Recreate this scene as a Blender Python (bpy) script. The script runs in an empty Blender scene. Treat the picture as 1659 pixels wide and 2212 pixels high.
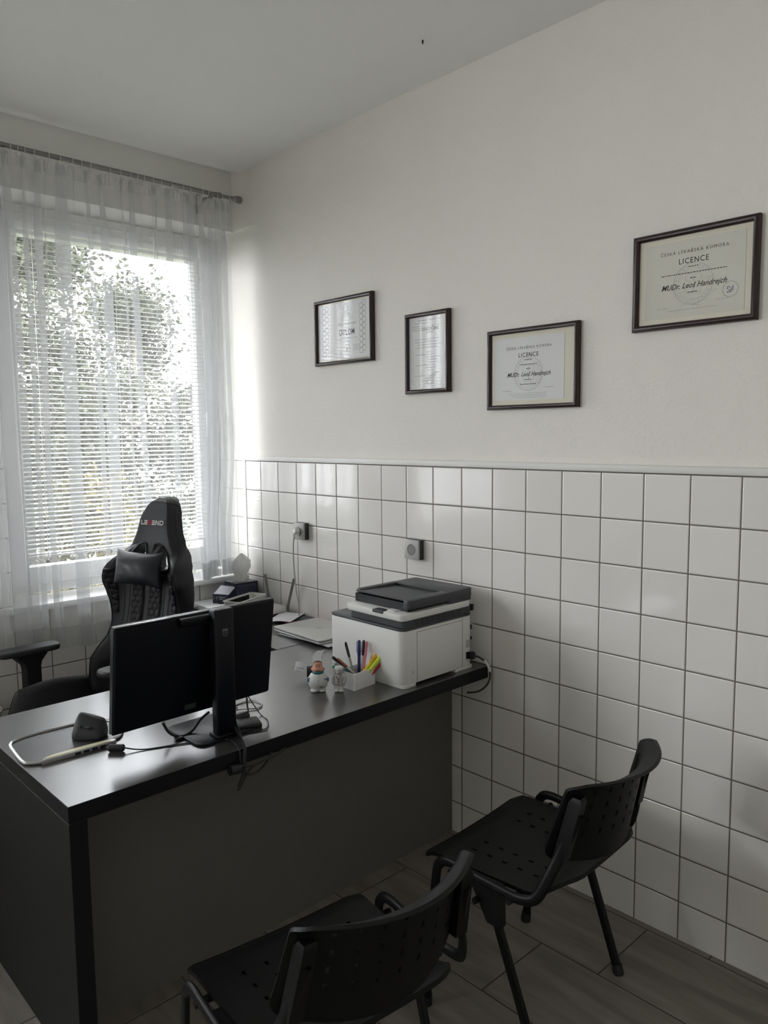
import bpy, bmesh, math, random
from mathutils import Vector, Matrix, noise
random.seed(7)
PI = math.pi
C = bpy.context.scene.collection
T = 0.153

# ------------------------------------------------------------------ materials
def new_mat(name):
    m = bpy.data.materials.new(name); m.use_nodes = True
    nt = m.node_tree; nt.nodes.clear()
    out = nt.nodes.new('ShaderNodeOutputMaterial')
    return m, nt, out

def N(nt, kind, **kw):
    n = nt.nodes.new(kind)
    for k, v in kw.items():
        if k.startswith('in_'):
            n.inputs[k[3:].replace('_', ' ')].default_value = v
        else:
            setattr(n, k, v)
    return n

def pbr(name, col, rough=0.5, metal=0.0, spec=0.5, bump=0.0, bscale=60.0, var=0.0, vscale=8.0, coat=0.0, stretch=None, detail=4.0, dist=0.01):
    m, nt, out = new_mat(name)
    b = nt.nodes.new('ShaderNodeBsdfPrincipled')
    c = (*col, 1) if len(col) == 3 else col
    b.inputs['Base Color'].default_value = c
    b.inputs['Roughness'].default_value = rough
    b.inputs['Metallic'].default_value = metal
    b.inputs['Specular IOR Level'].default_value = spec
    b.inputs['Coat Weight'].default_value = coat; b.inputs['Coat Roughness'].default_value = .22
    nt.links.new(b.outputs[0], out.inputs[0])
    tc = nt.nodes.new('ShaderNodeTexCoord'); src = tc.outputs['Object']
    if stretch:
        mp = nt.nodes.new('ShaderNodeMapping'); mp.inputs['Scale'].default_value = stretch
        nt.links.new(src, mp.inputs[0]); src = mp.outputs[0]
    if var:
        nz = N(nt, 'ShaderNodeTexNoise'); nz.inputs['Scale'].default_value = vscale; nz.inputs['Detail'].default_value = 5
        nt.links.new(src, nz.inputs['Vector'])
        mx = nt.nodes.new('ShaderNodeMix'); mx.data_type = 'RGBA'
        mx.inputs[6].default_value = tuple(v * (1 - var) for v in c[:3]) + (1,)
        mx.inputs[7].default_value = tuple(min(1, v * (1 + var)) for v in c[:3]) + (1,)
        nt.links.new(nz.outputs[0], mx.inputs[0]); nt.links.new(mx.outputs[2], b.inputs['Base Color'])
    if bump:
        nz = N(nt, 'ShaderNodeTexNoise'); nz.inputs['Scale'].default_value = bscale; nz.inputs['Detail'].default_value = detail
        nt.links.new(src, nz.inputs['Vector'])
        bp = nt.nodes.new('ShaderNodeBump'); bp.inputs['Strength'].default_value = bump; bp.inputs['Distance'].default_value = dist
        nt.links.new(nz.outputs[0], bp.inputs['Height']); nt.links.new(bp.outputs[0], b.inputs['Normal'])
    return m

def tile_mat(name, axes, u0, v0, tw, th, mort, tile_col, grout, rough, offset=0.0, wave=0.0, wood=False, bevel=0.004):
    """rectangular tiles on a plane: axes are the two object axes used as u and v"""
    m, nt, out = new_mat(name)
    b = nt.nodes.new('ShaderNodeBsdfPrincipled'); nt.links.new(b.outputs[0], out.inputs[0])
    tc = nt.nodes.new('ShaderNodeTexCoord'); sp = nt.nodes.new('ShaderNodeSeparateXYZ'); nt.links.new(tc.outputs['Object'], sp.inputs[0])
    def M(op, a, bb=None, c=None):
        n = nt.nodes.new('ShaderNodeMath'); n.operation = op
        for i, v in enumerate((a, bb, c)):
            if v is None: continue
            if isinstance(v, (int, float)): n.inputs[i].default_value = v
            else: nt.links.new(v, n.inputs[i])
        return n.outputs[0]
    U = M('DIVIDE', M('SUBTRACT', sp.outputs['XYZ'.index(axes[0])], u0), tw)
    V = M('DIVIDE', M('SUBTRACT', sp.outputs['XYZ'.index(axes[1])], v0), th)
    iu0 = M('FLOOR', U)
    if offset:
        V = M('ADD', V, M('MULTIPLY', iu0, offset))
    iv = M('FLOOR', V); fu = M('FRACT', U); fv = M('FRACT', V)
    du = M('MULTIPLY', M('MINIMUM', fu, M('SUBTRACT', 1.0, fu)), tw)
    dv = M('MULTIPLY', M('MINIMUM', fv, M('SUBTRACT', 1.0, fv)), th)
    d = M('MINIMUM', du, dv)
    g = M('SMOOTH_MIN', d, 99.0, 0.0)
    mask = nt.nodes.new('ShaderNodeMapRange'); mask.interpolation_type = 'SMOOTHSTEP'
    mask.inputs['From Min'].default_value = mort * 0.75; mask.inputs['From Max'].default_value = mort * 1.15
    nt.links.new(d, mask.inputs['Value'])
    comb = nt.nodes.new('ShaderNodeCombineXYZ'); nt.links.new(iu0, comb.inputs[0]); nt.links.new(iv, comb.inputs[1])
    wn = nt.nodes.new('ShaderNodeTexWhiteNoise'); nt.links.new(comb.outputs[0], wn.inputs['Vector'])
    # colour
    tcol = nt.nodes.new('ShaderNodeMix'); tcol.data_type = 'RGBA'
    k = 0.10 if wood else 0.025
    tcol.inputs[6].default_value = tuple(v * (1 - k) for v in tile_col) + (1,)
    tcol.inputs[7].default_value = tuple(min(1, v * (1 + k)) for v in tile_col) + (1,)
    nt.links.new(wn.outputs['Value'], tcol.inputs[0])
    base = tcol.outputs[2]
    if wood:
        mp = nt.nodes.new('ShaderNodeMapping'); mp.inputs['Scale'].default_value = (9, 1.1, 1)
        va = nt.nodes.new('ShaderNodeVectorMath'); va.operation = 'MULTIPLY_ADD'
        nt.links.new(wn.outputs['Color'], va.inputs[0]); va.inputs[1].default_value = (5, 5, 5)
        nt.links.new(tc.outputs['Object'], va.inputs[2]); nt.links.new(va.outputs[0], mp.inputs[0])
        nz = N(nt, 'ShaderNodeTexNoise'); nz.inputs['Scale'].default_value = 2.2; nz.inputs['Detail'].default_value = 8; nz.inputs['Distortion'].default_value = 0.6
        nt.links.new(mp.outputs[0], nz.inputs['Vector'])
        rp = nt.nodes.new('ShaderNodeValToRGB'); rp.color_ramp.elements[0].position = 0.3; rp.color_ramp.elements[1].position = 0.7
        rp.color_ramp.elements[0].color = (0.62, 0.60, 0.58, 1); rp.color_ramp.elements[1].color = (1.1, 1.08, 1.05, 1)
        nt.links.new(nz.outputs[0], rp.inputs[0])
        mu = nt.nodes.new('ShaderNodeMix'); mu.data_type = 'RGBA'; mu.blend_type = 'MULTIPLY'; mu.inputs[0].default_value = 1
        nt.links.new(base, mu.inputs[6]); nt.links.new(rp.outputs[0], mu.inputs[7]); base = mu.outputs[2]
    mix = nt.nodes.new('ShaderNodeMix'); mix.data_type = 'RGBA'
    mix.inputs[6].default_value = (*grout, 1)
    nt.links.new(mask.outputs[0], mix.inputs[0]); nt.links.new(base, mix.inputs[7])
    nt.links.new(mix.outputs[2], b.inputs['Base Color'])
    rr = nt.nodes.new('ShaderNodeMapRange'); rr.inputs['To Min'].default_value = 0.85; rr.inputs['To Max'].default_value = rough
    nt.links.new(mask.outputs[0], rr.inputs['Value']); nt.links.new(rr.outputs[0], b.inputs['Roughness'])
    # pillowed edge + gentle tilt and waviness of every tile
    ed = nt.nodes.new('ShaderNodeMapRange'); ed.interpolation_type = 'SMOOTHERSTEP'
    ed.inputs['From Min'].default_value = mort * 0.5; ed.inputs['From Max'].default_value = mort + bevel
    nt.links.new(d, ed.inputs['Value'])
    h = M('MULTIPLY', ed.outputs[0], 0.0012)
    if wave:
        sc = nt.nodes.new('ShaderNodeSeparateColor'); nt.links.new(wn.outputs['Color'], sc.inputs[0])
        t1 = M('MULTIPLY', M('SUBTRACT', sc.outputs[0], 0.5), M('MULTIPLY', fu, wave * tw))
        t2 = M('MULTIPLY', M('SUBTRACT', sc.outputs[1], 0.5), M('MULTIPLY', fv, wave * th))
        nz2 = N(nt, 'ShaderNodeTexNoise'); nz2.inputs['Scale'].default_value = 14; nz2.inputs['Detail'].default_value = 1
        nt.links.new(tc.outputs['Object'], nz2.inputs['Vector'])
        h = M('ADD', h, M('ADD', M('ADD', t1, t2), M('MULTIPLY', nz2.outputs[0], 0.0004)))
    bp = nt.nodes.new('ShaderNodeBump'); bp.inputs['Strength'].default_value = 1.0; bp.inputs['Distance'].default_value = 1.0
    nt.links.new(h, bp.inputs['Height']); nt.links.new(bp.outputs[0], b.inputs['Normal'])
    return m

def sheer(name, col, opaque, trans=0.55):
    m, nt, out = new_mat(name)
    tr = nt.nodes.new('ShaderNodeBsdfTransparent')
    df = nt.nodes.new('ShaderNodeBsdfDiffuse'); df.inputs[0].default_value = (*col, 1)
    tl = nt.nodes.new('ShaderNodeBsdfTranslucent'); tl.inputs[0].default_value = (*col, 1)
    m1 = nt.nodes.new('ShaderNodeMixShader'); m1.inputs[0].default_value = trans
    nt.links.new(df.outputs[0], m1.inputs[1]); nt.links.new(tl.outputs[0], m1.inputs[2])
    m2 = nt.nodes.new('ShaderNodeMixShader')
    tc = nt.nodes.new('ShaderNodeTexCoord'); mp = nt.nodes.new('ShaderNodeMapping'); mp.inputs['Scale'].default_value = (60, 60, 1.5)
    nz = nt.nodes.new('ShaderNodeTexNoise'); nz.inputs['Scale'].default_value = 3; nz.inputs['Detail'].default_value = 6
    nt.links.new(tc.outputs['Object'], mp.inputs[0]); nt.links.new(mp.outputs[0], nz.inputs['Vector'])
    rg = nt.nodes.new('ShaderNodeMapRange'); rg.inputs['From Min'].default_value = 0.3; rg.inputs['From Max'].default_value = 0.7
    rg.inputs['To Min'].default_value = opaque - 0.01; rg.inputs['To Max'].default_value = opaque + 0.01
    nt.links.new(nz.outputs[0], rg.inputs['Value']); nt.links.new(rg.outputs[0], m2.inputs[0])
    nt.links.new(tr.outputs[0], m2.inputs[1]); nt.links.new(m1.outputs[0], m2.inputs[2])
    nt.links.new(m2.outputs[0], out.inputs[0])
    return m

def clear_glass(name, spec=1.0, rough=0.0, tint=(1, 1, 1)):
    m, nt, out = new_mat(name)
    tr = nt.nodes.new('ShaderNodeBsdfTransparent'); tr.inputs[0].default_value = (*tint, 1)
    gl = nt.nodes.new('ShaderNodeBsdfGlossy'); gl.inputs['Roughness'].default_value = rough
    lw = nt.nodes.new('ShaderNodeLayerWeight'); lw.inputs[0].default_value = 0.5
    fr = nt.nodes.new('ShaderNodeMath'); fr.operation = 'POWER'; fr.inputs[1].default_value = 5.0
    nt.links.new(lw.outputs['Facing'], fr.inputs[0])
    mu = nt.nodes.new('ShaderNodeMath'); mu.operation = 'MULTIPLY_ADD'; mu.inputs[1].default_value = .95 * spec; mu.inputs[2].default_value = .045 * spec
    mx = nt.nodes.new('ShaderNodeMixShader')
    nt.links.new(fr.outputs[0], mu.inputs[0]); nt.links.new(mu.outputs[0], mx.inputs[0])
    nt.links.new(tr.outputs[0], mx.inputs[1]); nt.links.new(gl.outputs[0], mx.inputs[2]); nt.links.new(mx.outputs[0], out.inputs[0])
    return m

MT = dict(
    plaster=pbr('plaster', (0.815, 0.79, 0.735), 0.9, bump=0.35, bscale=95, detail=6, dist=0.006, var=0.02, vscale=3),
    ceiling=pbr('ceiling_paint', (0.90, 0.90, 0.875), 0.9, bump=0.12, bscale=90, dist=0.004),
    lintel=pbr('lintel_plaster', (0.76, 0.75, 0.71), 0.9, bump=0.2, bscale=90, dist=0.004),
    white=pbr('white_pvc', (0.80, 0.80, 0.79), 0.35),
    sill=pbr('white_sill', (0.78, 0.78, 0.77), 0.3),
    trim=pbr('painted_trim', (0.70, 0.695, 0.67), 0.5),
    tile=tile_mat('white_wall_tiles', 'YZ', -0.226, 1.505, T, T, 0.0022, (0.805, 0.785, 0.75), (0.15, 0.13, 0.115), 0.10, wave=0.010),
    tile_w=tile_mat('white_wall_tiles_window_side', 'XZ', -0.870, 1.505, 0.1548, T, 0.0022, (0.805, 0.785, 0.75), (0.16, 0.15, 0.14), 0.12, wave=0.010),
    floor=tile_mat('wood_look_floor_tiles', 'XY', -0.026, -2.634, 0.3045, 0.612, 0.0020, (0.26, 0.24, 0.215), (0.05, 0.042, 0.038), 0.30, offset=0.33333, wood=True, bevel=0.002),
    desk=pbr('anthracite_laminate', (0.050, 0.048, 0.048), 0.30, spec=1.0, coat=.6, bump=0.05, bscale=70, var=0.12, vscale=30, stretch=(1, 6, 6), dist=0.003),
    desk_edge=pbr('black_edge_band', (0.006, 0.006, 0.008), 0.45, spec=0.3),
    desk_panel=pbr('dark_grey_panel', (0.13, 0.125, 0.112), 0.6, spec=0.25, var=0.06, vscale=40),
    desk_side=pbr('dark_side_panel', (0.009, 0.009, 0.009), 0.6, spec=0.3),
    plastic=pbr('black_chair_plastic', (0.0035, 0.004, 0.004), 0.48, spec=0.20, bump=0.05, bscale=400, dist=0.001),
    tube=pbr('black_painted_tube', (0.004, 0.004, 0.0045), 0.42, spec=0.22),
    leather=pbr('black_leatherette', (0.012, 0.0125, 0.017), 0.45, spec=0.45, bump=0.10, bscale=300, dist=0.001),
    leather2=pbr('black_quilted_leatherette', (0.020, 0.017, 0.024), 0.48, spec=0.45, bump=0.10, bscale=300, dist=0.001),
    pillow=pbr('pillow_leatherette', (0.013, 0.016, 0.024), 0.42, spec=0.4, bump=0.10, bscale=14, dist=0.006),
    seam=pbr('seam_black', (0.004, 0.004, 0.005), 0.7),
    rubber=pbr('black_rubber', (0.010, 0.010, 0.012), 0.5),
    armpad=pbr('black_arm_pad', (0.022, 0.024, 0.028), 0.5, spec=0.5),
    monitor=pbr('monitor_back_black', (0.002, 0.003, 0.006), 0.38, spec=0.25, bump=0.03, bscale=500, dist=0.001),
    bezel=pbr('monitor_bezel', (0.022, 0.022, 0.024), 0.25, spec=0.6),
    screen=pbr('screen_glass', (0.005, 0.005, 0.006), 0.15),
    emblem=pbr('dim_silver_print', (0.14, 0.15, 0.17), 0.4, metal=0.3),
    whiteprint=pbr('white_stitching', (0.75, 0.75, 0.75), 0.6),
    redprint=pbr('red_stitching', (0.42, 0.012, 0.035), 0.6),
    chrome=pbr('brushed_steel', (0.27, 0.26, 0.25), 0.28, metal=1.0),
    ring=pbr('white_plastic_ring', (0.72, 0.72, 0.68), 0.4),
    wood=pbr('dark_mahogany_frame', (0.026, 0.012, 0.012), 0.35, spec=0.5, var=0.4, vscale=60, stretch=(1, 1, 1)),
    paper=pbr('white_paper', (0.78, 0.78, 0.80), 0.8),
    cert=pbr('certificate_paper', (0.78, 0.79, 0.78), 0.8, var=0.015, vscale=40),
    cert2=pbr('cream_certificate_paper', (0.70, 0.685, 0.60), 0.8, var=0.015, vscale=40),
    matboard=pbr('cream_mat', (0.78, 0.75, 0.62), 0.9),
    ink=pbr('dark_ink', (0.05, 0.05, 0.05), 0.8),
    ink2=pbr('grey_ink', (0.40, 0.41, 0.41), 0.8),
    ink3=pbr('faint_ink', (0.50, 0.51, 0.50), 0.8),
    violet=pbr('violet_ink', (0.20, 0.18, 0.28), 0.8),
    pglass=clear_glass('picture_glass', 0.45, 0.0),
    wglass=clear_glass('window_glass', 0.8, 0.0),
    pr_white=pbr('printer_white', (0.74, 0.74, 0.715), 0.5, bump=0.03, bscale=500, dist=0.001),
    pr_dark=pbr('printer_slate', (0.050, 0.053, 0.060), 0.5, bump=0.05, bscale=500, dist=0.001),
    pr_black=pbr('printer_black', (0.008, 0.008, 0.010), 0.5),
    alu=pbr('laptop_aluminium', (0.52, 0.52, 0.49), 0.38, metal=0.35),
    alu_dark=pbr('laptop_edge', (0.55, 0.55, 0.56), 0.25, metal=0.6),
    mouse=pbr('charcoal_soft_plastic', (0.028, 0.030, 0.034), 0.55, bump=0.04, bscale=400, dist=0.001),
    padtop=pbr('mouse_pad_top', (0.07, 0.07, 0.075), 0.33, spec=0.6),
    silver=pbr('silver_plastic', (0.48, 0.48, 0.48), 0.3, metal=0.5),
    hublabel=pbr('pale_gold_label', (0.70, 0.66, 0.42), 0.4),
    cable=pbr('black_cable', (0.010, 0.010, 0.012), 0.45),
    cable_g=pbr('grey_cable', (0.42, 0.42, 0.41), 0.5),
    sock=pbr('socket_silver', (0.42, 0.42, 0.40), 0.45),
    sock_d=pbr('socket_dark_body', (0.030, 0.032, 0.040), 0.4),
    ant=pbr('grey_antenna', (0.20, 0.20, 0.20), 0.5),
    routerw=pbr('router_white', (0.62, 0.61, 0.58), 0.4),
    navy=pbr('navy_box_card', (0.010, 0.012, 0.030), 0.4),
    navy2=pbr('navy_box_print', (0.035, 0.045, 0.09), 0.45, var=0.4, vscale=25),
    boxin=pbr('grey_card_inside', (0.42, 0.42, 0.45), 0.8),
    skin=pbr('toy_skin', (0.55, 0.27, 0.18), 0.5),
    hair=pbr('toy_hair', (0.10, 0.055, 0.03), 0.6),
    toywhite=pbr('toy_white', (0.60, 0.60, 0.59), 0.5),
    toygrey=pbr('toy_grey', (0.40, 0.385, 0.37), 0.6),
    teal=pbr('toy_teal', (0.012, 0.13, 0.14), 0.5),
    bluegrey=pbr('toy_blue_gloves', (0.08, 0.17, 0.26), 0.5),
    tissue=pbr('tissue_paper', (0.80, 0.80, 0.79), 0.9),
    basket=pbr('basket_white', (0.66, 0.66, 0.63), 0.4),
    pink=pbr('pink_sheet', (0.60, 0.26, 0.30), 0.7),
    leaf=pbr('tree_leaves', (0.036, 0.040, 0.024), 0.7, spec=0.2, var=0.35, vscale=3),
    leaf2=pbr('yellowing_leaves', (0.075, 0.065, 0.028), 0.7, spec=0.2, var=0.3, vscale=3),
    bark=pbr('tree_bark', (0.13, 0.11, 0.09), 0.9, bump=0.6, bscale=20),
    lawn=pbr('lawn', (0.06, 0.07, 0.035), 0.9, var=0.3, vscale=4),
    metalbin=pbr('pale_bin', (0.50, 0.50, 0.46), 0.4),
    slat=pbr('white_slats', (0.70, 0.70, 0.68), 0.35),
)
# ------------------------------------------------------------------ mesh helper
class MB:
    def __init__(s): s.bm = bmesh.new(); s.mi = 0
    def _tag(s, n0):
        s.bm.faces.ensure_lookup_table()
        for f in s.bm.faces[n0:]: f.material_index = s.mi
    def use(s, i): s.mi = i; return s
    def merge(s, b2, mat=None):
        if mat is not None: b2.transform(mat)
        me = bpy.data.meshes.new('t'); b2.to_mesh(me); n = len(s.bm.faces)
        s.bm.from_mesh(me); bpy.data.meshes.remove(me); b2.free(); s._tag(n); return s
    def box(s, x0, x1, y0, y1, z0, z1, bev=0.0, seg=2, rot=0.0, mat=None):
        b = bmesh.new(); r = bmesh.ops.create_cube(b, size=1.0)
        bmesh.ops.scale(b, vec=(abs(x1 - x0), abs(y1 - y0), abs(z1 - z0)), verts=b.verts)
        if bev: bmesh.ops.bevel(b, geom=list(b.edges), offset=min(bev, 0.49 * min(abs(x1 - x0), abs(y1 - y0), abs(z1 - z0))), segments=seg, profile=0.5, affect='EDGES')
        if rot: bmesh.ops.rotate(b, cent=(0, 0, 0), matrix=Matrix.Rotation(rot, 3, 'Z'), verts=b.verts)
        bmesh.ops.translate(b, vec=((x0 + x1) / 2, (y0 + y1) / 2, (z0 + z1) / 2), verts=b.verts)
        return s.merge(b, mat)
    def prism(s, pts, z0, z1, bev=0.0, seg=2, mat=None):
        """pts: outline in xy, extruded from z0 to z1"""
        b = bmesh.new(); vs = [b.verts.new((p[0], p[1], z0)) for p in pts]; f = b.faces.new(vs)
        r = bmesh.ops.extrude_face_region(b, geom=[f]); nv = [g for g in r['geom'] if isinstance(g, bmesh.types.BMVert)]
        bmesh.ops.translate(b, vec=(0, 0, z1 - z0), verts=nv)
        bmesh.ops.recalc_face_normals(b, faces=b.faces)
        if bev:
            es = [e for e in b.edges if abs((e.verts[0].co - e.verts[1].co).z) < 1e-6]
            bmesh.ops.bevel(b, geom=es, offset=bev, segments=seg, profile=0.5, affect='EDGES')
        return s.merge(b, mat)
    def cyl(s, p0, p1, r0, r1=None, seg=20, caps=True):
        r1 = r0 if r1 is None else r1
        p0 = Vector(p0); p1 = Vector(p1); d = p1 - p0
        q = d.to_track_quat('Z', 'Y').to_matrix()
        a = []; b = []; n = len(s.bm.faces)
        for i in range(seg):
            t = 2 * PI * i / seg; v = Vector((math.cos(t), math.sin(t), 0))
            a.append(s.bm.verts.new(p0 + q @ (v * r0))); b.append(s.bm.verts.new(p1 + q @ (v * r1)))
        for i in range(seg):
            j = (i + 1) % seg; s.bm.faces.new((a[i], a[j], b[j], b[i]))
        if caps: s.bm.faces.new(a[::-1]); s.bm.faces.new(b)
        s._tag(n); return s
    def tube(s, pts, r, seg=10, closed=False, flat=None, up=None):
        """swept tube; flat=(rx, ry) for an oval section"""
        pts = [Vector(p) for p in pts]; n = len(pts); rings = []; nf = len(s.bm.faces)
        prev = None
        for i, p in enumerate(pts):
            if closed: d = pts[(i + 1) % n] - pts[i - 1]
            else: d = pts[min(i + 1, n - 1)] - pts[max(i - 1, 0)]
            d.normalize()
            if prev is None:
                a = Vector(up) if up else (Vector((0, 0, 1)) if abs(d.z) < 0.9 else Vector((1, 0, 0)))
            else: a = prev
            u = (a - d * a.dot(d)).normalized(); v = d.cross(u); prev = u
            rr = r[i] if isinstance(r, (list, tuple)) else r
            ru, rv = (flat if flat else (rr, rr))
            rings.append([s.bm.verts.new(p + u * (ru * math.cos(2 * PI * k / seg)) + v * (rv * math.sin(2 * PI * k / seg))) for k in range(seg)])
        m = n if closed else n - 1
        for i in range(m):
            A = rings[i]; B = rings[(i + 1) % n]
            for k in range(seg):
                j = (k + 1) % seg; s.bm.faces.new((A[k], A[j], B[j], B[k]))
        if not closed: s.bm.faces.new(rings[0][::-1]); s.bm.faces.new(rings[-1])
        s._tag(nf); return s
    def rings(s, rs, cap=True, closed=True):
        nf = len(s.bm.faces)
        R = [[s.bm.verts.new(p) for p in r] for r in rs]; k = len(R[0])
        for i in range(len(R) - 1):
            for a in range(k if closed else k - 1):
                b = (a + 1) % k; s.bm.faces.new((R[i][a], R[i][b], R[i + 1][b], R[i + 1][a]))
        if cap: s.bm.faces.new(R[0][::-1]); s.bm.faces.new(R[-1])
        s._tag(nf); return s
    def lathe(s, prof, c=(0, 0, 0), seg=24, sx=1.0, sy=1.0):
        rs = [[(c[0] + sx * r * math.cos(2 * PI * k / seg), c[1] + sy * r * math.sin(2 * PI * k / seg), c[2] + z) for k in range(seg)] for r, z in prof]
        return s.rings(rs)
    def ball(s, c, r, sx=1, sy=1, sz=1, seg=16, mat=None):
        b = bmesh.new(); bmesh.ops.create_uvsphere(b, u_segments=seg, v_segments=max(6, seg * 2 // 3), radius=r)
        bmesh.ops.scale(b, vec=(sx, sy, sz), verts=b.verts)
        if mat is not None: b.transform(mat)
        bmesh.ops.translate(b, vec=c, verts=b.verts); return s.merge(b)
    def quad(s, *p):
        nf = len(s.bm.faces); s.bm.faces.new([s.bm.verts.new(q) for q in p]); s._tag(nf); return s
    def grid(s, f, nu, nv):
        nf = len(s.bm.faces)
        V = [[s.bm.verts.new(f(i / nu, j / nv)) for j in range(nv + 1)] for i in range(nu + 1)]
        for i in range(nu):
            for j in range(nv): s.bm.faces.new((V[i][j], V[i + 1][j], V[i + 1][j + 1], V[i][j + 1]))
        s._tag(nf); return s
    def shell(s, S, us, vs, hole, th):
        """two sided sheet S(u,v)->(point, normal) of thickness th with rectangular openings hole(i,j)"""
        nf = len(s.bm.faces); F = {}; B = {}
        for i, u in enumerate(us):
            for j, v in enumerate(vs):
                p, n = S(u, v); p = Vector(p); n = Vector(n).normalized()
                F[i, j] = s.bm.verts.new(p + n * th / 2); B[i, j] = s.bm.verts.new(p - n * th / 2)
        keep = {(i, j) for i in range(len(us) - 1) for j in range(len(vs) - 1) if not hole(i, j)}
        for (i, j) in keep:
            q = [(i, j), (i + 1, j), (i + 1, j + 1), (i, j + 1)]
            s.bm.faces.new([F[k] for k in q]); s.bm.faces.new([B[k] for k in q[::-1]])
            for (a, b, nb) in ((q[0], q[1], (i, j - 1)), (q[1], q[2], (i + 1, j)), (q[2], q[3], (i, j + 1)), (q[3], q[0], (i - 1, j))):
                if nb not in keep: s.bm.faces.new((F[b], F[a], B[a], B[b]))
        s._tag(nf); return s
    def obj(s, name, mats, parent=None, smooth=True, ang=0.7, loc=None):
        me = bpy.data.meshes.new(name)
        bmesh.ops.recalc_face_normals(s.bm, faces=s.bm.faces) if getattr(s, 'recalc', True) else None
        s.bm.to_mesh(me); s.bm.free()
        for m in (mats if isinstance(mats, (list, tuple)) else [mats]): me.materials.append(MT[m] if isinstance(m, str) else m)
        if smooth:
            for p in me.polygons: p.use_smooth = True
            me.set_sharp_from_angle(angle=ang)
        o = bpy.data.objects.new(name, me); C.objects.link(o)
        if parent: o.parent = parent
        if loc: o.location = loc
        return o

def thing(name, label, cat, loc=(0, 0, 0), rz=0.0, group=None):
    o = bpy.data.objects.new(name, None); C.objects.link(o); o.empty_display_size = 0.05
    o.location = loc; o.rotation_euler = (0, 0, rz); o['label'] = label; o['category'] = cat
    if group: o['group'] = group
    return o
def tag(o, label, cat, group=None):
    o['label'] = label; o['category'] = cat
    if group: o['group'] = group
    return o
def struct(o): o['kind'] = 'structure'; return o
def dup(root, loc=None, rz=None, label=None):
    r = root.copy(); C.objects.link(r)
    if loc: r.location = loc
    if rz is not None: r.rotation_euler = (0, 0, rz)
    if label: r['label'] = label
    for ch in root.children:
        c = ch.copy(); C.objects.link(c); c.parent = r
        for g in ch.children:
            d = g.copy(); C.objects.link(d); d.parent = c
    return r
def smoothstep(a, b, x):
    t = max(0.0, min(1.0, (x - a) / (b - a))); return t * t * (3 - 2 * t)
def interp(x, tab):
    if x <= tab[0][0]: return tab[0][1]
    for (a, va), (b, vb) in zip(tab, tab[1:]):
        if x <= b:
            t = (x - a) / (b - a); t = t * t * (3 - 2 * t) * 0.5 + t * 0.5; return va + (vb - va) * t
    return tab[-1][1]
def spline(pts, n=8, closed=False):
    P = [Vector(p) for p in pts]; out = []; m = len(P)
    for i in range(m if closed else m - 1):
        if closed: p0, p1, p2, p3 = P[i - 1], P[i], P[(i + 1) % m], P[(i + 2) % m]
        else: p0, p1, p2, p3 = P[max(i - 1, 0)], P[i], P[i + 1], P[min(i + 2, m - 1)]
        for k in range(n):
            t = k / n
            out.append(0.5 * ((2 * p1) + (-p0 + p2) * t + (2 * p0 - 5 * p1 + 4 * p2 - p3) * t * t + (-p0 + 3 * p1 - 3 * p2 + p3) * t ** 3))
    if not closed: out.append(P[-1])
    return out
def rrect(x0, x1, y0, y1, r, n=6):
    P = []
    for cx, cy, a in ((x1 - r, y1 - r, 0), (x0 + r, y1 - r, 90), (x0 + r, y0 + r, 180), (x1 - r, y0 + r, 270)):
        for k in range(n + 1):
            t = math.radians(a + 90 * k / n); P.append((cx + r * math.cos(t), cy + r * math.sin(t)))
    return P

# text -> triangles in 2D, cached
def text_mesh(s, size, shear=0.0, align='CENTER', sx=1.0, space=1.0, bold=0.0):
    cu = bpy.data.curves.new('t', 'FONT'); cu.body = s; cu.size = size; cu.align_x = align; cu.align_y = 'CENTER'
    cu.shear = shear; cu.resolution_u = 3; cu.offset = bold; cu.space_character = space
    o = bpy.data.objects.new('t', cu); C.objects.link(o)
    bpy.context.view_layer.update()
    me = bpy.data.meshes.new_from_object(o.evaluated_get(bpy.context.evaluated_depsgraph_get()))
    v = [(q.co.x * sx, q.co.y) for q in me.vertices]; f = [list(p.vertices) for p in me.polygons]
    bpy.data.objects.remove(o); bpy.data.curves.remove(cu); bpy.data.meshes.remove(me)
    return v, f
def put_text(mb, s, size, mapf, u=0, v=0, **kw):
    V, F = text_mesh(s, size, **kw); nf = len(mb.bm.faces)
    vs = [mb.bm.verts.new(mapf(a + u, b + v)) for a, b in V]
    for f in F:
        try: mb.bm.faces.new([vs[i] for i in f])
        except ValueError: pass
    mb._tag(nf)
def bar2(mb, mapf, u0, u1, v0, v1, sk=0.0):
    mb.quad(mapf(u0 + sk * v0, v0), mapf(u1 + sk * v0, v0), mapf(u1 + sk * v1, v1), mapf(u0 + sk * v1, v1))
def ring2(mb, mapf, cu, cv, r, w, seg=40, a0=0, a1=360):
    for k in range(seg):
        t0 = math.radians(a0 + (a1 - a0) * k / seg); t1 = math.radians(a0 + (a1 - a0) * (k + 1) / seg)
        mb.quad(mapf(cu + r * math.cos(t0), cv + r * math.sin(t0)), mapf(cu + (r - w) * math.cos(t0), cv + (r - w) * math.sin(t0)),
                mapf(cu + (r - w) * math.cos(t1), cv + (r - w) * math.sin(t1)), mapf(cu + r * math.cos(t1), cv + r * math.sin(t1)))

# ================================================================== ROOM
XL, YB, H = -7.2, -5.2, 3.0       # left wall, wall behind the camera, ceiling
NX0, NZ0, NZ1, ND = -1.172, 0.862, 2.707, 0.18   # window niche
P = 0.014                          # plaster lies this far behind the tile face
struct(MB().box(XL - .1, P + .12, YB - .1, 0.3, -0.1, 0.0).obj('floor', 'floor', smooth=False))
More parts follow.
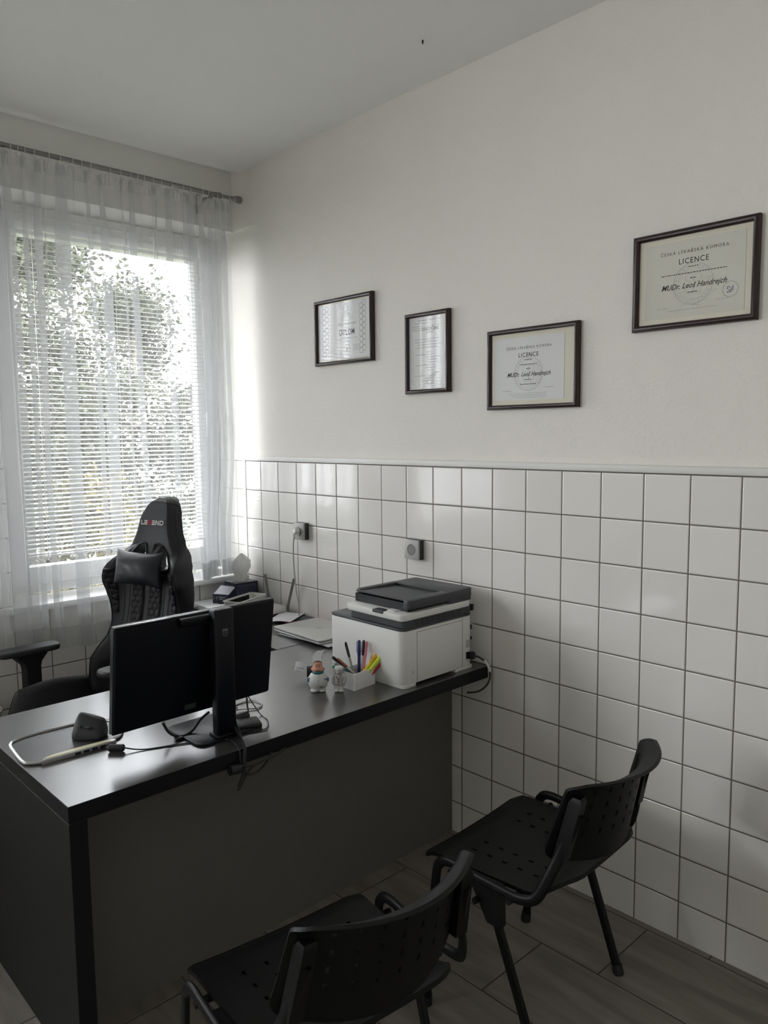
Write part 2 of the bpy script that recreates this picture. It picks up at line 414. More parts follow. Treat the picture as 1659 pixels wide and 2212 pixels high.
# ceiling with a shallow dip in the plaster just before the window wall
mb = MB()
prof = [(YB - .1, H + .002), (-1.35, H), (-0.42, H + .001), (-0.30, H - .001), (-0.20, H - .016), (-0.15, H - .021), (-0.10, H - .016), (-0.03, H + .008), (0.02, H + .013)]
fine = []
for (a, za), (b, zb) in zip(prof, prof[1:]):
    for k in range(6):
        t = k / 6; fine.append((a + (b - a) * t, za + (zb - za) * (t * t * (3 - 2 * t))))
fine.append(prof[-1])
rs = []
for x in (XL - .1, P + .12):
    rs.append([(x, y, z) for y, z in fine] + [(x, 0.02, H + .12), (x, YB - .1, H + .12)])
mb.rings(rs); struct(mb.obj('ceiling', 'ceiling', ang=1.2))
# right wall: plaster with a tiled dado in front
wr = struct(MB().box(P, P + .12, YB - .1, 0.3, 0, H + .05).obj('wall_right', 'plaster', smooth=False))
dado = MB().box(0.0, P, YB, -0.075, 0, 1.507).obj('tiled_dado', 'tile', wr, smooth=False)
jt = MB().box(P - .004, P, -0.075, ND, 0, 1.509).obj('tiled_jamb', tile_mat('white_jamb_tiles', 'YZ', 0.02, 1.505, T, T, 0.0016, (0.805, 0.785, 0.75), (0.22, 0.21, 0.19), 0.15, wave=0.01), wr, smooth=False)
mb = MB(); mb.box(-0.006, P, YB, -0.075, 1.507, 1.531, .004); struct(mb.obj('trim_1', 'trim'))
struct(MB().box(-0.004, P, -0.088, -0.066, 0.0, 1.507, .003).obj('trim_2', 'trim'))
# wall with the window
QX0, QX1, QZ0, QZ1 = -7.0, -3.40, 1.51, 2.62            # wide high window strip out of view, added to brighten the room
MX0, MX1 = -2.62, -1.43            # second window niche, beyond a narrow pier
ww = MB()
ww.box(XL, QX0, 0, .3, 1.51, H + .05).box(QX0, QX1, 0, .3, QZ1, H + .05).box(QX1, MX0, 0, .3, 1.51, H + .05).box(MX1, NX0, 0, .3, 1.51, H + .05).box(MX0, MX1, 0, .3, NZ1, H + .05).box(NX0, P, 0, .3, NZ1, H + .05)
wwo = struct(ww.obj('wall_back', 'lintel', smooth=False))
mb = MB().box(XL, QX0, 0, .3, 0, 1.51).box(QX0, QX1, 0, .3, 0, QZ0).box(QX1, MX0, 0, .3, 0, 1.51).box(MX1, NX0, 0, .3, 0, 1.51).box(MX0, MX1, 0, .3, 0, NZ0).box(NX0, P, 0.0, .3, 0, NZ0)
mb.obj('tiled_dado', 'tile_w', wwo, smooth=False)
MB().box(NX0 - .001, NX0 + .002, -.001, ND, 0.89, 1.51).obj('tiled_jamb', 'trim', wwo, smooth=False)
struct(MB().box(XL - .12, XL, YB - .1, .3, 0, H + .05).obj('wall_left', 'plaster', smooth=False))
mb = MB(); mb.box(XL - .1, -2.6, YB - .12, YB, 0, H + .05).box(-1.7, P + .12, YB - .12, YB, 0, H + .05).box(-2.6, -1.7, YB - .12, YB, 2.02, H + .05)
struct(mb.obj('wall_front', 'plaster', smooth=False))
dr = struct(MB().box(-2.6, -1.7, YB - .06, YB - .02, 0, 2.02).obj('door_1', 'white', smooth=False))
mb = MB().cyl((-1.8, YB - .03, 1.03), (-1.8, YB + .04, 1.03), .009).cyl((-1.8, YB + .035, 1.03), (-1.92, YB + .035, 1.03), .009); mb.obj('door_handle', 'chrome', dr)
mb = MB().box(-2.67, -2.6, YB, YB + .02, 0, 2.09, .004).box(-1.7, -1.63, YB, YB + .02, 0, 2.09, .004).box(-2.6, -1.7, YB, YB + .02, 2.02, 2.09, .004)
struct(mb.obj('trim_3', 'white'))

# windows: frame, sash, glass, sill and blind
GZ0, GZ1 = 1.032, 2.562
def window(idx, nx0, nx1, blind_label, seed):
    rnd = random.Random(seed)
    win = struct(MB().box(nx0 + .003, nx0 + .063, .19, .26, .90, 2.70, .006).box(nx1 - .069, nx1, .19, .26, .90, 2.70, .006)
                 .box(nx0 + .03, nx1 - .04, .19, .26, .90, .955, .006).box(nx0 + .03, nx1 - .04, .19, .26, 2.645, 2.70, .006).obj('window_%d' % idx, 'white'))
    GX0, GX1 = nx0 + .127, nx1 - .135
    mb = MB().box(nx0 + .05, GX0, .165, .235, .945, 2.655, .008).box(GX1, nx1 - .058, .165, .235, .945, 2.655, .008)
    mb.box(GX0 - .02, GX1 + .02, .165, .235, .945, GZ0, .008).box(GX0 - .02, GX1 + .02, .165, .235, GZ1, 2.655, .008); mb.obj('window_sash', 'white', win)
    MB().box(GX0 - .01, GX1 + .01, .197, .203, GZ0 - .01, GZ1 + .01).obj('window_pane', 'wglass', win, smooth=False)
    MB().box(nx0 - .05, nx1 - .001, -.045, .20, .862, .892, .006).obj('window_sill', 'sill', win)
    hx = nx1 - .098
    MB().cyl((hx, .165, 1.75), (hx, .14, 1.75), .012).box(hx - .010, hx + .010, .125, .14, 1.64, 1.765, .005).obj('window_handle', 'white', win)
    W = GX1 - GX0
    bl = thing('venetian_blind', blind_label, 'blind', (GX0, .14, 2.60))
    MB().box(-0.025, W + .025, -.018, .018, -.022, .008, .003).obj('head_rail', 'white', bl)
    mb = MB(); mb.recalc = False
    z = 2.540 - 2.60; sx0, sx1 = -0.018, W + .018; zs = []
    while z > 1.085 - 2.60: zs.append(z); z -= 0.0212
    tilt = math.radians(TILT)
    for z in zs:
        jig = rnd.uniform(-.0008, .0008); row = []
        for q in range(6):
            a = (q / 5 - .5) * .025; crown = .0022 * (1 - (2 * q / 5 - 1) ** 2)
            row.append((a * math.cos(tilt) - crown * math.sin(tilt), a * math.sin(tilt) + crown * math.cos(tilt) + z + jig))
        mb.rings([[(x, y, zz) for y, zz in row] + [(x, y, zz - .0004) for y, zz in row[::-1]] for x in (sx0, sx1)])
    mb.obj('slats', 'slat', bl, ang=0.5)
    zb = zs[-1] - .016
    MB().box(sx0, sx1, -.012, .012, zb - .006, zb + .004, .002).obj('bottom_rail', 'white', bl)
    mb = MB()
    for x in (.11 * W, .5 * W, .89 * W):
        for y in (-.0135, .0135): mb.cyl((x, y, -.01), (x, y, zb), .0006, seg=5)
        mb.cyl((x + .008, 0, -.01), (x + .008, 0, zb), .0006, seg=5)
    mb.obj('ladder_cord', 'white', bl)
    MB().cyl((W - .015, -.02, -.02), (W - .015, -.022, -1.02), .0022, seg=8).obj('tilt_wand', 'white', bl)
    MB().cyl((.07, -.02, -.02), (.07, -.022, -1.5), .0012, seg=5).cyl((.07, -.022, -1.5), (.07, -.022, -1.535), .002, .005, seg=8).obj('pull_cord', 'white', bl)
mb = MB()
for x in (QX0 + .03, QX0 + 1.2, QX0 + 2.4, QX1 - .03): mb.box(x - .035, x + .035, .17, .25, QZ0 + .01, QZ1, .006)
mb.box(QX0, QX1, .17, .25, QZ0, QZ0 + .06, .006).box(QX0, QX1, .17, .25, QZ1 - .06, QZ1, .006)
fill_win = struct(mb.obj('window_3', 'white'))  # made-up window, added out of view for extra daylight indoors
MB().box(QX0 + .05, QX1 - .05, .205, .211, QZ0 + .05, QZ1 - .05).obj('window_pane', 'wglass', fill_win, smooth=False)
MB().box(QX0 - .04, QX1 + .04, -.025, .20, QZ0 - .012, QZ0 + .012, .004).obj('window_sill', 'sill', fill_win)
struct(MB().box(-2.80, .6, .30, 1.55, 2.92, 3.06).obj('added_shade_slab', 'lintel', smooth=False))  # unseen slab, added to keep steep sky light off the blinds
TILT = 13
window(1, NX0, P - .004, 'white slatted venetian blind half open over the window pane behind the sheer curtain', 3)
window(2, MX0, MX1, 'white venetian blind of the second window beyond the pier', 4)

# ------------------------------------------------ curtain rod, rings, curtain
RY, RZ = -0.125, 2.836
rod = thing('curtain_rod', 'brushed steel curtain rod with flared end above the window', 'curtain rod', (-.02, RY, RZ))
def rx(x): return x + .02
MB().cyl((rx(-2.6), 0, 0), (rx(-.14), 0, 0), .0105, seg=20).obj('pole', 'chrome', rod)
mb = MB(); prof = [(-.19, .0085), (-.12, .0085), (-.075, .0085), (-.055, .011), (-.035, .0165), (-.017, .0185), (-.006, .017), (-.002, .010)]
mb.rings([[(rx(x) - .005, r * math.cos(2 * PI * k / 20), r * math.sin(2 * PI * k / 20)) for k in range(20)] for x, r in prof]).obj('finial', 'chrome', rod)
mb = MB().cyl((rx(-.155), 0, 0), (rx(-.128), 0, 0), .0135, seg=18); mb.obj('collar', 'chrome', rod)
for x in (-.185, -2.45):
    mb = MB(); mb.box(rx(x) - .008, rx(x) + .008, -.004, .124, -.022, -.010, .002).box(rx(x) - .012, rx(x) + .012, .112, .124, -.075, .02, .003).box(rx(x) - .007, rx(x) + .007, -.012, .012, -.018, -.004, .002)
    mb.obj('bracket', 'chrome', rod)

rc = random.Random(21)
BANDS = [(-1.215, -1.165), (-1.160, -1.118), (-1.100, -1.072), (-1.052, -1.015), (-.955, -.892), (-.815, -.790), (-.765, -.722), (-.655, -.640), (-.615, -.580), (-.512, -.500), (-.450, -.408), (-.345, -.318), (-.312, -.268), (-.262, -.225), (-.218, -.180), (-.172, -.140), (-.134, -.100)]
xx = -1.235
while xx > -2.30:
    wd = rc.uniform(.022, .05); BANDS.insert(0, (xx - wd, xx)); xx -= wd + rc.uniform(.03, .075)
def curtain_path(v):
    """one fold = the cloth doubles back behind itself between a and b"""
    grow = smoothstep(0.0, .16, v); top = 1 - grow; pts = [Vector((-2.40, RY, 0))]
    for i, (a, b) in enumerate(BANDS):
        r1 = math.sin(i * 12.9) ; r2 = math.sin(i * 7.3 + 1)
        sh = .010 * r1 * v + .006 * math.sin(3.5 * v + i * 1.7) - .010 * r2 * top
        w = (b - a) * (.55 + .45 * grow) * (1 + .22 * v * r2); c = (a + b) / 2 + sh + .012 * v
        a_, b_ = c - w / 2, c + w / 2
        dy = .5 + .5 * grow
        pts += [Vector((a_ - .004, RY + .010 * dy, 0)), Vector((b_ - .003, RY + .013 * dy, 0)), Vector((b_ + .001, RY + .009, 0)), Vector((a_ + .006, RY + .006, 0)), Vector((a_ + .003, RY + .002, 0)), Vector((b_ - .008, RY, 0)), Vector((b_ - .005, RY - .003 * dy, 0)), Vector((a_ + .004, RY - .006 * dy, 0)),
                Vector((a_, RY - .011 * dy, 0)), Vector((b_ - .006, RY - .018 * dy, 0)), Vector((b_ + .010, RY - .006 * dy + .006 * r1, 0))]
        nx = BANDS[i + 1][0] if i + 1 < len(BANDS) else None
        if nx and nx - b > .035:
            k_ = .4 + .2 * r2; m_ = b + (nx - b) * k_ + sh
            pts += [Vector((m_ - .004, RY + .004 * r1, 0)), Vector((m_ + .002, RY - .010 * r1 * grow - .002, 0)), Vector((m_ + .008, RY + .004 * r2, 0))]
    pts.append(Vector((-.080 + .014 * v, RY, 0)))
    return spline(pts, 6)
def curtain_bottom(x):
    return .700 + (.918 - .700) * smoothstep(-.62, -.40, x) + .012 * math.sin(9 * x)
cur = thing('sheer_curtain', 'white sheer gathered curtain hanging in front of the window', 'curtain', (-.7, RY, RZ - .03))
NVC = 44
cols = []
for j in range(NVC + 1):
    v = j / NVC; pth = curtain_path(v); row = []
    for i, p in enumerate(pth):
        x, y = p.x, p.y
        if v < .22:
            g = (1 - v / .22) ** 1.3
            x += .004 * g * math.sin(i * .23 + 3); y += .006 * g * math.sin(i * .41 + 9 * v)
        y += .0025 * noise.noise((x * 14, v * 5, 2)); x += .003 * noise.noise((x * 9, v * 4, 7))
        zt = RZ - .028 + .005 * math.sin(i * .16); zb_ = curtain_bottom(x)
        if x > -.45: y += (-.035 * (1 - smoothstep(-.30, -.22, x)) * smoothstep(.80, 1, v) + .058 * smoothstep(-.30, -.20, x) * smoothstep(.62, .93, v))
        row.append(Vector((x + .7, y - RY, zt + (zb_ - zt) * v - RZ + .03)))
    cols.append(row)
def cloth(j0, j1, dy, name, mat, f0=0.0, f1=0.0):
    mb = MB(); mb.recalc = False; V = []
    rows = cols[j0:j1 + 1]
    if f1: rows = [[cols[j0][i].lerp(cols[j0 + 1][i], f0 + (f1 - f0) * k / 2) for i in range(len(cols[0]))] for k in range(3)]
    V = [[mb.bm.verts.new(p + Vector((0, dy, 0))) for p in r] for r in rows]
    for a, b in zip(V, V[1:]):
        for i in range(len(a) - 1): mb.bm.faces.new((a[i], a[i + 1], b[i + 1], b[i]))
    mb.obj(name, mat, cur, ang=3.2)
cloth(0, NVC, 0, 'drape', sheer('sheer_voile', (0.74, 0.75, 0.76), 0.28, 0.24))
cloth(NVC - 2, NVC, -.0015, 'hem', sheer('sheer_hem', (0.74, 0.75, 0.76), 0.34, 0.24))
cloth(0, 1, .002, 'gathering_tape', sheer('sheer_tape', (0.78, 0.78, 0.76), 0.30, 0.4))
# rings
ringx = [-.055, -.083, -.125, -.152, -.205, -.235, -.30, -.345, -.40, -.455, -.50, -.54, -.575, -.61, -.66, -.705, -.79, -.83, -.875, -.93, -.975, -1.035, -1.075, -1.10, -1.125]
x = -1.19
while x > -2.3: ringx.append(x); x -= random.uniform(.04, .075)
R0 = None
for i, x in enumerate(ringx):
    if R0 is None:
        a = MB(); a.tube([(0, .0165 * math.cos(2 * PI * k / 20), .0165 * math.sin(2 * PI * k / 20)) for k in range(20)], .0014, seg=6, closed=True, up=(1, 0, 0))
        a.tube([(0, -.004, -.0165), (0, -.004, -.026), (0, .001, -.030), (0, .006, -.027)], .0012, seg=6)
        R0 = tag(a.obj('curtain_ring', 'ring'), 'small white plastic curtain ring threaded on the steel rod', 'curtain ring', 'white curtain rings along the steel rod')
        o = R0
    else:
        o = R0.copy(); C.objects.link(o)
    o.location = (x, RY, RZ - .0055); o.rotation_euler = (0, random.uniform(-.1, .1), random.uniform(-.3, .3))

# ================================================================== OUTSIDE
def tree(label, x, y, h, r, nleaf, seed, mat='leaf', zc=.62, ls=1.0):
    rnd = random.Random(seed); t = thing('garden_tree', label, 'tree', (x, y, -.62))
    mb = MB(); pts = [Vector((0, 0, 0))]; p = Vector((0, 0, 0))
    for k in range(7): p = p + Vector((rnd.uniform(-.06, .06), rnd.uniform(-.06, .06), h / 8)); pts.append(p.copy())
    mb.tube(spline(pts, 4), [.055 * (1 - .8 * i / (7 * 4)) + .012 for i in range(7 * 4 + 1)], seg=10)
    blobs = []
    for k in range(34):
        a = rnd.uniform(0, 2 * PI); rr = r * math.sqrt(rnd.uniform(0, 1)); zz = h * rnd.uniform(.22, 1.0)
        rr *= 1.0 if zz < h * zc else max(.25, 1 - (zz - h * zc) / (h * (1.05 - zc)))
        c = Vector((math.cos(a) * rr, math.sin(a) * rr, zz)); blobs.append((c, rnd.uniform(.20, .40) * r))
        b = pts[max(1, min(7, int(zz / h * 7)))]
        mb.tube([b, (b + c) / 2 + Vector((0, 0, .04)), c], [.014, .009, .004], seg=5)
    mb.obj('trunk', 'bark', t)
    mb = MB(); mb.recalc = False
    for k in range(nleaf):
        c, br = rnd.choice(blobs); d = Vector((rnd.gauss(0, 1), rnd.gauss(0, 1), rnd.gauss(0, .75))) * br * .62
        c = c + d
        s = rnd.uniform(.022, .045) * ls; u = Vector((rnd.gauss(0, 1), rnd.gauss(0, 1), rnd.gauss(0, .6))).normalized()
        w = u.cross(Vector((rnd.gauss(0, 1), rnd.gauss(0, 1), rnd.gauss(0, 1)))).normalized(); nn = u.cross(w)
        va, vb, v1, v2 = [mb.bm.verts.new(q) for q in (c - u * s, c + u * s, c + w * s * .55 + nn * s * .2, c - w * s * .55 + nn * s * .2)]
        mb.bm.faces.new((va, v1, vb)); mb.bm.faces.new((va, vb, v2))
    mb.obj('foliage', mat, t, smooth=False)
    return t
tree('dense leafy tree seen through the blind toward the pier side of the window', -.25, 4.2, 3.9, 1.1, 17000, 1)
tree('leafy tree with open crown seen through the middle of the blind', 1.25, 6.4, 4.7, 1.35, 17000, 2, ls=1.3)
tree('sparse leafy tree against bright sky seen through the blind beside the window jamb', 3.35, 8.2, 4.6, 1.3, 12000, 4, ls=1.5)
tree('yellowing low shrub below the trees outside the window', .75, 3.6, 1.75, .75, 4200, 5, 'leaf2', zc=.5)
tree('broad tree in the back row of the garden filling the view between the others', .6, 8.6, 4.7, 1.7, 15000, 8, ls=1.6)
tree('low broad tree in the back row behind the one with the open crown', 2.5, 9.6, 3.3, 1.6, 12000, 9, ls=1.7)
g = MB(); g.box(-14, 20, .45, 34, -.75, -.62); struct(g.obj('ground_outside', 'lawn', smooth=False))

# ================================================================== FRAMED CERTIFICATES
def frame(label, y1, y0, z0, z1, fw=.0165, tilt=0.0):
    """hung on the right wall; y1 is the window-side edge"""
    W = y1 - y0; Hh = z1 - z0; yc = (y0 + y1) / 2; zc = (z0 + z1) / 2
    t = thing('picture_frame', label, 'picture frame', (P, yc, zc)); t.rotation_euler = (tilt, 0, 0)
    # moulding: a half-round section swept round a mitred rectangle
    sec = [(0, 0), (0, -.016), (.004, -.021), (.009, -.0225), (.014, -.020), (fw, -.013), (fw, -.004)]
    cs = [(-W / 2, -Hh / 2, 1, 1), (W / 2, -Hh / 2, -1, 1), (W / 2, Hh / 2, -1, -1), (-W / 2, Hh / 2, 1, -1)]
    mb = MB(); R = [[mb.bm.verts.new((d, a + sa * s_, b + sb * s_)) for s_, d in sec] for a, b, sa, sb in cs]
    for i in range(4):
        A, B = R[i], R[(i + 1) % 4]
        for k in range(len(sec) - 1): mb.bm.faces.new((A[k], A[k + 1], B[k + 1], B[k]))
    mb.obj('frame_moulding', 'wood', t, ang=0.9)
    MB().box(-.0065, -.001, -W / 2 + .006, W / 2 - .006, -Hh / 2 + .006, Hh / 2 - .006).obj('mat_board', 'matboard', t, smooth=False)
    g = MB(); g.box(-.0105, -.0095, -W / 2 + fw - .002, W / 2 - fw + .002, -Hh / 2 + fw - .002, Hh / 2 - fw + .002); g.obj('glazing', 'pglass', t, smooth=False)
    return t, W, Hh
def sheet(t, cy, cz, w, h, mat):
    MB().box(-.0075, -.0066, cy - w / 2, cy + w / 2, cz - h / 2, cz + h / 2).obj('certificate', mat, t, smooth=False)
def mp_(off=-.0078): return lambda u, v: (off, -u, v)
def words_bar(mb, f, cu, cv, w, h, rnd, gap=.25):
    """a line of print too small to read: short strokes"""
    u = cu - w / 2
    while u < cu + w / 2:
        l = rnd.uniform(.004, .011)
        bar2(mb, f, u, min(u + l, cu + w / 2), cv - h / 2, cv + h / 2); u += l + .0022
rnd = random.Random(11)
# 1 DIPLOM
t, W, Hh = frame('dark wood frame holding the DIPLOM with leafy side borders, nearest the window', -.700, -1.098, 1.957, 2.252)
sheet(t, 0, 0, W - .045, Hh - .045, 'cert')
mb = MB(); mb.recalc = False; f = mp_()
put_text(mb, 'DIPLOM', .036, f, .022, -.010, sx=.82, bold=.0002); mb.use(0); put_text(mb, 'MUDr. Leoši Handrejchovi', .0115, f, .022, .028, shear=.3)
mb.use(1)
words_bar(mb, f, .022, -.036, .15, .0022, rnd); words_bar(mb, f, .022, -.050, .03, .002, rnd); words_bar(mb, f, -.08, -.088, .03, .0025, rnd)
for k in range(4): words_bar(mb, f, .085, -.068 - .008 * k, .05, .0022, rnd)
for q in (-1, 1):
    for k in range(9):
        cz = -.098 + .0245 * k; cu = q * .128
        ring2(mb, f, cu - .010, cz, .0125, .0022, 14, 40, 330); ring2(mb, f, cu + .010, cz + .010, .0125, .0022, 14, -140, 150)
        bar2(mb, f, cu - .001, cu + .001, cz - .012, cz + .012)
ring2(mb, f, .022, -.085, .022, .0015, 30); ring2(mb, f, .022, -.085, .016, .001, 30); bar2(mb, f, .015, .029, -.095, -.076)
ring2(mb, f, .015, .098, .016, .0018, 24); ring2(mb, f, .015, .088, .010, .0014, 20); bar2(mb, f, .003, .005, .062, .118); bar2(mb, f, .027, .029, .062, .118); bar2(mb, f, .003, .029, .116, .118)
for k in range(3): ring2(mb, f, .022, .03, .048 - .007 * k, .0012, 20, 20, 160)
mb.obj('lettering', ['ink', 'ink2'], t, smooth=False)
# 2 OSVĚDČENÍ
t, W, Hh = frame('narrow upright dark wood frame with a densely printed letter, second from the window', -1.296, -1.538, 1.802, 2.125)
sheet(t, 0, 0, W - .036, Hh - .036, 'cert')
mb = MB(); mb.recalc = False
put_text(mb, 'OSVĚDČENÍ', .0185, f, .012, .094, sx=.9); bar2(mb, f, -.01, .028, .080, .0815)
mb.use(1)
words_bar(mb, f, .01, .130, .12, .0035, rnd); words_bar(mb, f, -.03, .119, .08, .002, rnd)
for k in range(3): words_bar(mb, f, -.06, .108 - .008 * k, .05, .0024, rnd)
words_bar(mb, f, .05, .108, .05, .002, rnd)
for k in range(4): words_bar(mb, f, rnd.uniform(-.01, .01), .055 - .011 * k, rnd.uniform(.12, .17), .0024, rnd)
for k in range(13):
    zz = .004 - .0105 * k
    bar2(mb, f, -.082, -.078, zz - .001, zz + .0012); words_bar(mb, f, rnd.uniform(.0, .045), zz, rnd.uniform(.03, .08), .0022, rnd)
    if k % 4 == 1: words_bar(mb, f, -.04, zz, .06, .0022, rnd)
ring2(mb, f, .012, -.110, .018, .0018, 30); ring2(mb, f, .012, -.110, .012, .0012, 24); words_bar(mb, f, .012, -.110, .016, .003, rnd); words_bar(mb, f, .012, -.105, .016, .003, rnd)
for k in range(5): bar2(mb, f, .050 + .007 * k, .052 + .007 * k, -.100 - .004 * (k % 2), -.088 + .003 * k, sk=.4)
for k in range(4): bar2(mb, f, .0, .09, -.118 - .007 * k, -.1173 - .007 * k)
mb.obj('lettering', ['ink', 'ink2'], t, smooth=False)
# 3 and 4 LICENCE
def licence(label, y1, y0, z0, z1, sheetmat, big, sw, sh, cy):
    t, W, Hh = frame(label, y1, y0, z0, z1, .0185 if big else .0165)
    sheet(t, cy, 0, sw, sh, sheetmat)
    mb = MB(); mb.recalc = False; f = lambda u, v: (-.0078, -u + cy, v)
    k_ = 1.06 if big else 1.0
    put_text(mb, 'ČESKÁ LÉKAŘSKÁ KOMORA', .0128 * k_, f, .0, .074 * k_, sx=.95, space=1.35)
    put_text(mb, 'LICENCE', .0215 * k_, f, .0, .0475 * k_, sx=.9, space=1.2, bold=.0002)
    put_text(mb, 'MUDr. Leoš Handrejch', .0215 * k_, f, .0, -.021 * k_, shear=.40, sx=.92, bold=.0003)
    for zz, w in ((.031, .03), (.014, .20 if big else .075), (-.001, .018), (-.040, .032), (-.056, .0 if big else .07)):
        if w: words_bar(mb, f, 0, zz * k_, w, .0024, rnd)
    mb.use(1)
    words_bar(mb, f, -.095, -.078 * k_, .035, .0018, rnd); words_bar(mb, f, .09, -.070 * k_, .035, .0018, rnd)
    if not big:
        for k in range(4): words_bar(mb, f, -.005 + .004 * k, -.088 - .0055 * k, .17 - .012 * k, .0013, rnd)
    else: words_bar(mb, f, .0, -.092, .15, .0016, rnd)
    mb.use(2)
    for r in (.062, .060, .047): ring2(mb, f, 0, -.018, r, .0009, 48)
    for k in range(26):
        a = 2 * PI * k / 26; ring2(mb, f, .0535 * math.cos(a), -.018 + .0535 * math.sin(a), .0028, .0009, 8)
    ring2(mb, f, -.012, 0, .013, .0012, 20); ring2(mb, f, .014, -.002, .013, .0012, 20); ring2(mb, f, -.01, -.036, .013, .0012, 20); ring2(mb, f, .013, -.038, .013, .0012, 20)
    if big:
        mb.use(3); cu, cv = .112, -.050
        ring2(mb, f, cu, cv, .0225, .0010, 36)
        for i in range(4):
            for j in range(4):
                if (i * 3 + j * 5) % 4 != 1: bar2(mb, f, cu - .010 + .005 * i, cu - .0062 + .005 * i, cv - .010 + .005 * j, cv - .0062 + .005 * j)
        mb.use(1)
        for q in spline([(-.055, -.10, 0), (-.02, -.072, 0), (.02, -.062, 0), (.07, -.045, 0), (.02, -.074, 0), (0, -.080, 0), (.02, -.084, 0), (-.03, -.078, 0), (-.045, -.11, 0)], 6):
            bar2(mb, f, q.x - .0015, q.x + .0015, q.y - .0005, q.y + .0005)
    mb.obj('lettering', ['ink', 'ink2', 'ink3', 'violet'], t, smooth=False)
    return t
licence('dark wood frame with a white LICENCE sheet on cream board, hung lowest of the four', -1.729, -2.121, 1.7235, 2.013, 'cert', False, .30, .225, .015)
t = licence('large dark wood frame with the cream LICENCE bearing a round stamp, farthest from the window', -2.315, -2.697, 1.950, 2.242, 'cert2', True, .305, .225, 0)

# ================================================================== SOCKETS
def socket(label, yc, zc, plugged):
    s = thing('wall_socket', label, 'socket', (0, yc, zc))
    MB().box(-.024, 0, -.041, .041, -.041, .041, .002).obj('housing', 'sock_d', s)
    mb = MB().box(-.033, -.024, -.0415, .0415, -.0415, .0415, .003); mb.obj('cover_plate', 'sock', s)
    mb = MB(); prof = [(.024, -.0335), (.0225, -.0345), (.0215, -.0335), (.0205, -.0270), (.0, -.0268)]
    mb.rings([[(d, r * math.cos(2 * PI * k / 28), r * math.sin(2 * PI * k / 28)) for k in range(28)] for r, d in prof[:-1]]); mb.obj('outlet_cup', pbr('socket_cup_shaded', (.20, .20, .19), .45), s)  # cup colour darkened to carry the shade of the recess
    mb = MB()
    for y_ in (-.0095, .0095): mb.cyl((-.0285, y_, -.003), (-.0275, y_, -.003), .0028, seg=12)
    mb.cyl((-.030, 0, .011), (-.0275, 0, .011), .0025, seg=12); mb.obj('contact_hole', 'seam', s)
    return s
socket('grey square wall socket with a white plug pushed in, near the tissue box', -.583, 1.171, True)
socket('grey square wall socket with nothing plugged in, on the tiles above the printer', -1.355, 1.159, False)
# plug and cable to the router
pc = thing('power_plug', 'white power plug and grey cable hanging from the socket near the tissue box', 'plug', (-.034, -.583, 1.175))
mb = MB(); mb.rings([[(-d, r * math.cos(2 * PI * k / 18), .9 * r * math.sin(2 * PI * k / 18)) for k in range(18)] for r, d in ((.017, -.001), (.0185, .010), (.017, .020), (.011, .027))])
mb.tube(spline([(-.012, 0, 0), (-.022, .004, -.014), (-.020, .008, -.034)], 5), [.012 - .0007 * i for i in range(11)], seg=12); mb.obj('plug_body', 'white', pc)
pts = [(-.020, .008, -.034), (-.018, .018, -.07), (-.016, .021, -.16), (-.014, .016, -.24), (-.015, .004, -.31), (-.012, -.006, -.36), (-.012, -.008, -.42)]
MB().tube(spline(pts, 8), .0032, seg=8).obj('cord', 'cable_g', pc)

# ================================================================== DESKS
DZ = 0.74; DY0, DY1, DX0, DX1 = -1.740, -.968, -1.622, -.004
dk = thing('office_desk', 'large anthracite desk with closed front panel standing across the room', 'desk', (DX0, DY0, 0))
def dl(x0, x1, y0, y1, z0, z1): return (x0 - DX0, x1 - DX0, y0 - DY0, y1 - DY0, z0, z1)
mb = MB().box(*dl(DX0, DX1, DY0, DY1, DZ - .046, DZ), .0012, 1); mb.bm.normal_update()
for f_ in mb.bm.faces: f_.material_index = 0 if abs(f_.normal.z) > .9 else 1
mb.obj('desktop', ['desk', 'desk_edge'], dk, smooth=False)
mb = MB().box(*dl(DX0, DX0 + .046, DY0, DY1, 0, DZ - .046), .001, 1); mb.bm.normal_update()
for f_ in mb.bm.faces: f_.material_index = 1 if abs(f_.normal.y) > .9 else 0
mb.obj('side_panel', ['desk_side', 'desk_edge'], dk, smooth=False)
MB().box(*dl(DX0 + .046, DX1, -1.553, -1.535, 0.0, DZ - .046)).obj('front_panel', 'desk_panel', dk, smooth=False)
MB().box(*dl(DX1 - .04, DX1, -1.53, DY1, 0, DZ - .046)).obj('side_panel', 'desk_side', dk, smooth=False)
dr2 = thing('side_desk', 'narrow anthracite side desk along the tiled wall between the window and the printer', 'desk', (-.445, -.964, 0))
def rl(x0, x1, y0, y1, z0, z1): return (x0 + .445, x1 + .445, y0 + .964, y1 + .964, z0, z1)
mb = MB().box(*rl(-.445, -.004, -.964, -.008, DZ - .030, DZ), .0012, 1); mb.bm.normal_update()
for f_ in mb.bm.faces: f_.material_index = 0 if abs(f_.normal.z) > .9 else 1
mb.obj('desktop', ['desk', 'desk_edge'], dr2, smooth=False)
for yy in (-.94, -.06): MB().box(*rl(-.43, -.02, yy - .009, yy + .009, 0, DZ - .030)).obj('leg_panel', 'desk_side', dr2, smooth=False)
MB().box(*rl(-.04, -.022, -.93, -.07, .38, DZ - .030)).obj('back_panel', 'desk_side', dr2, smooth=False)

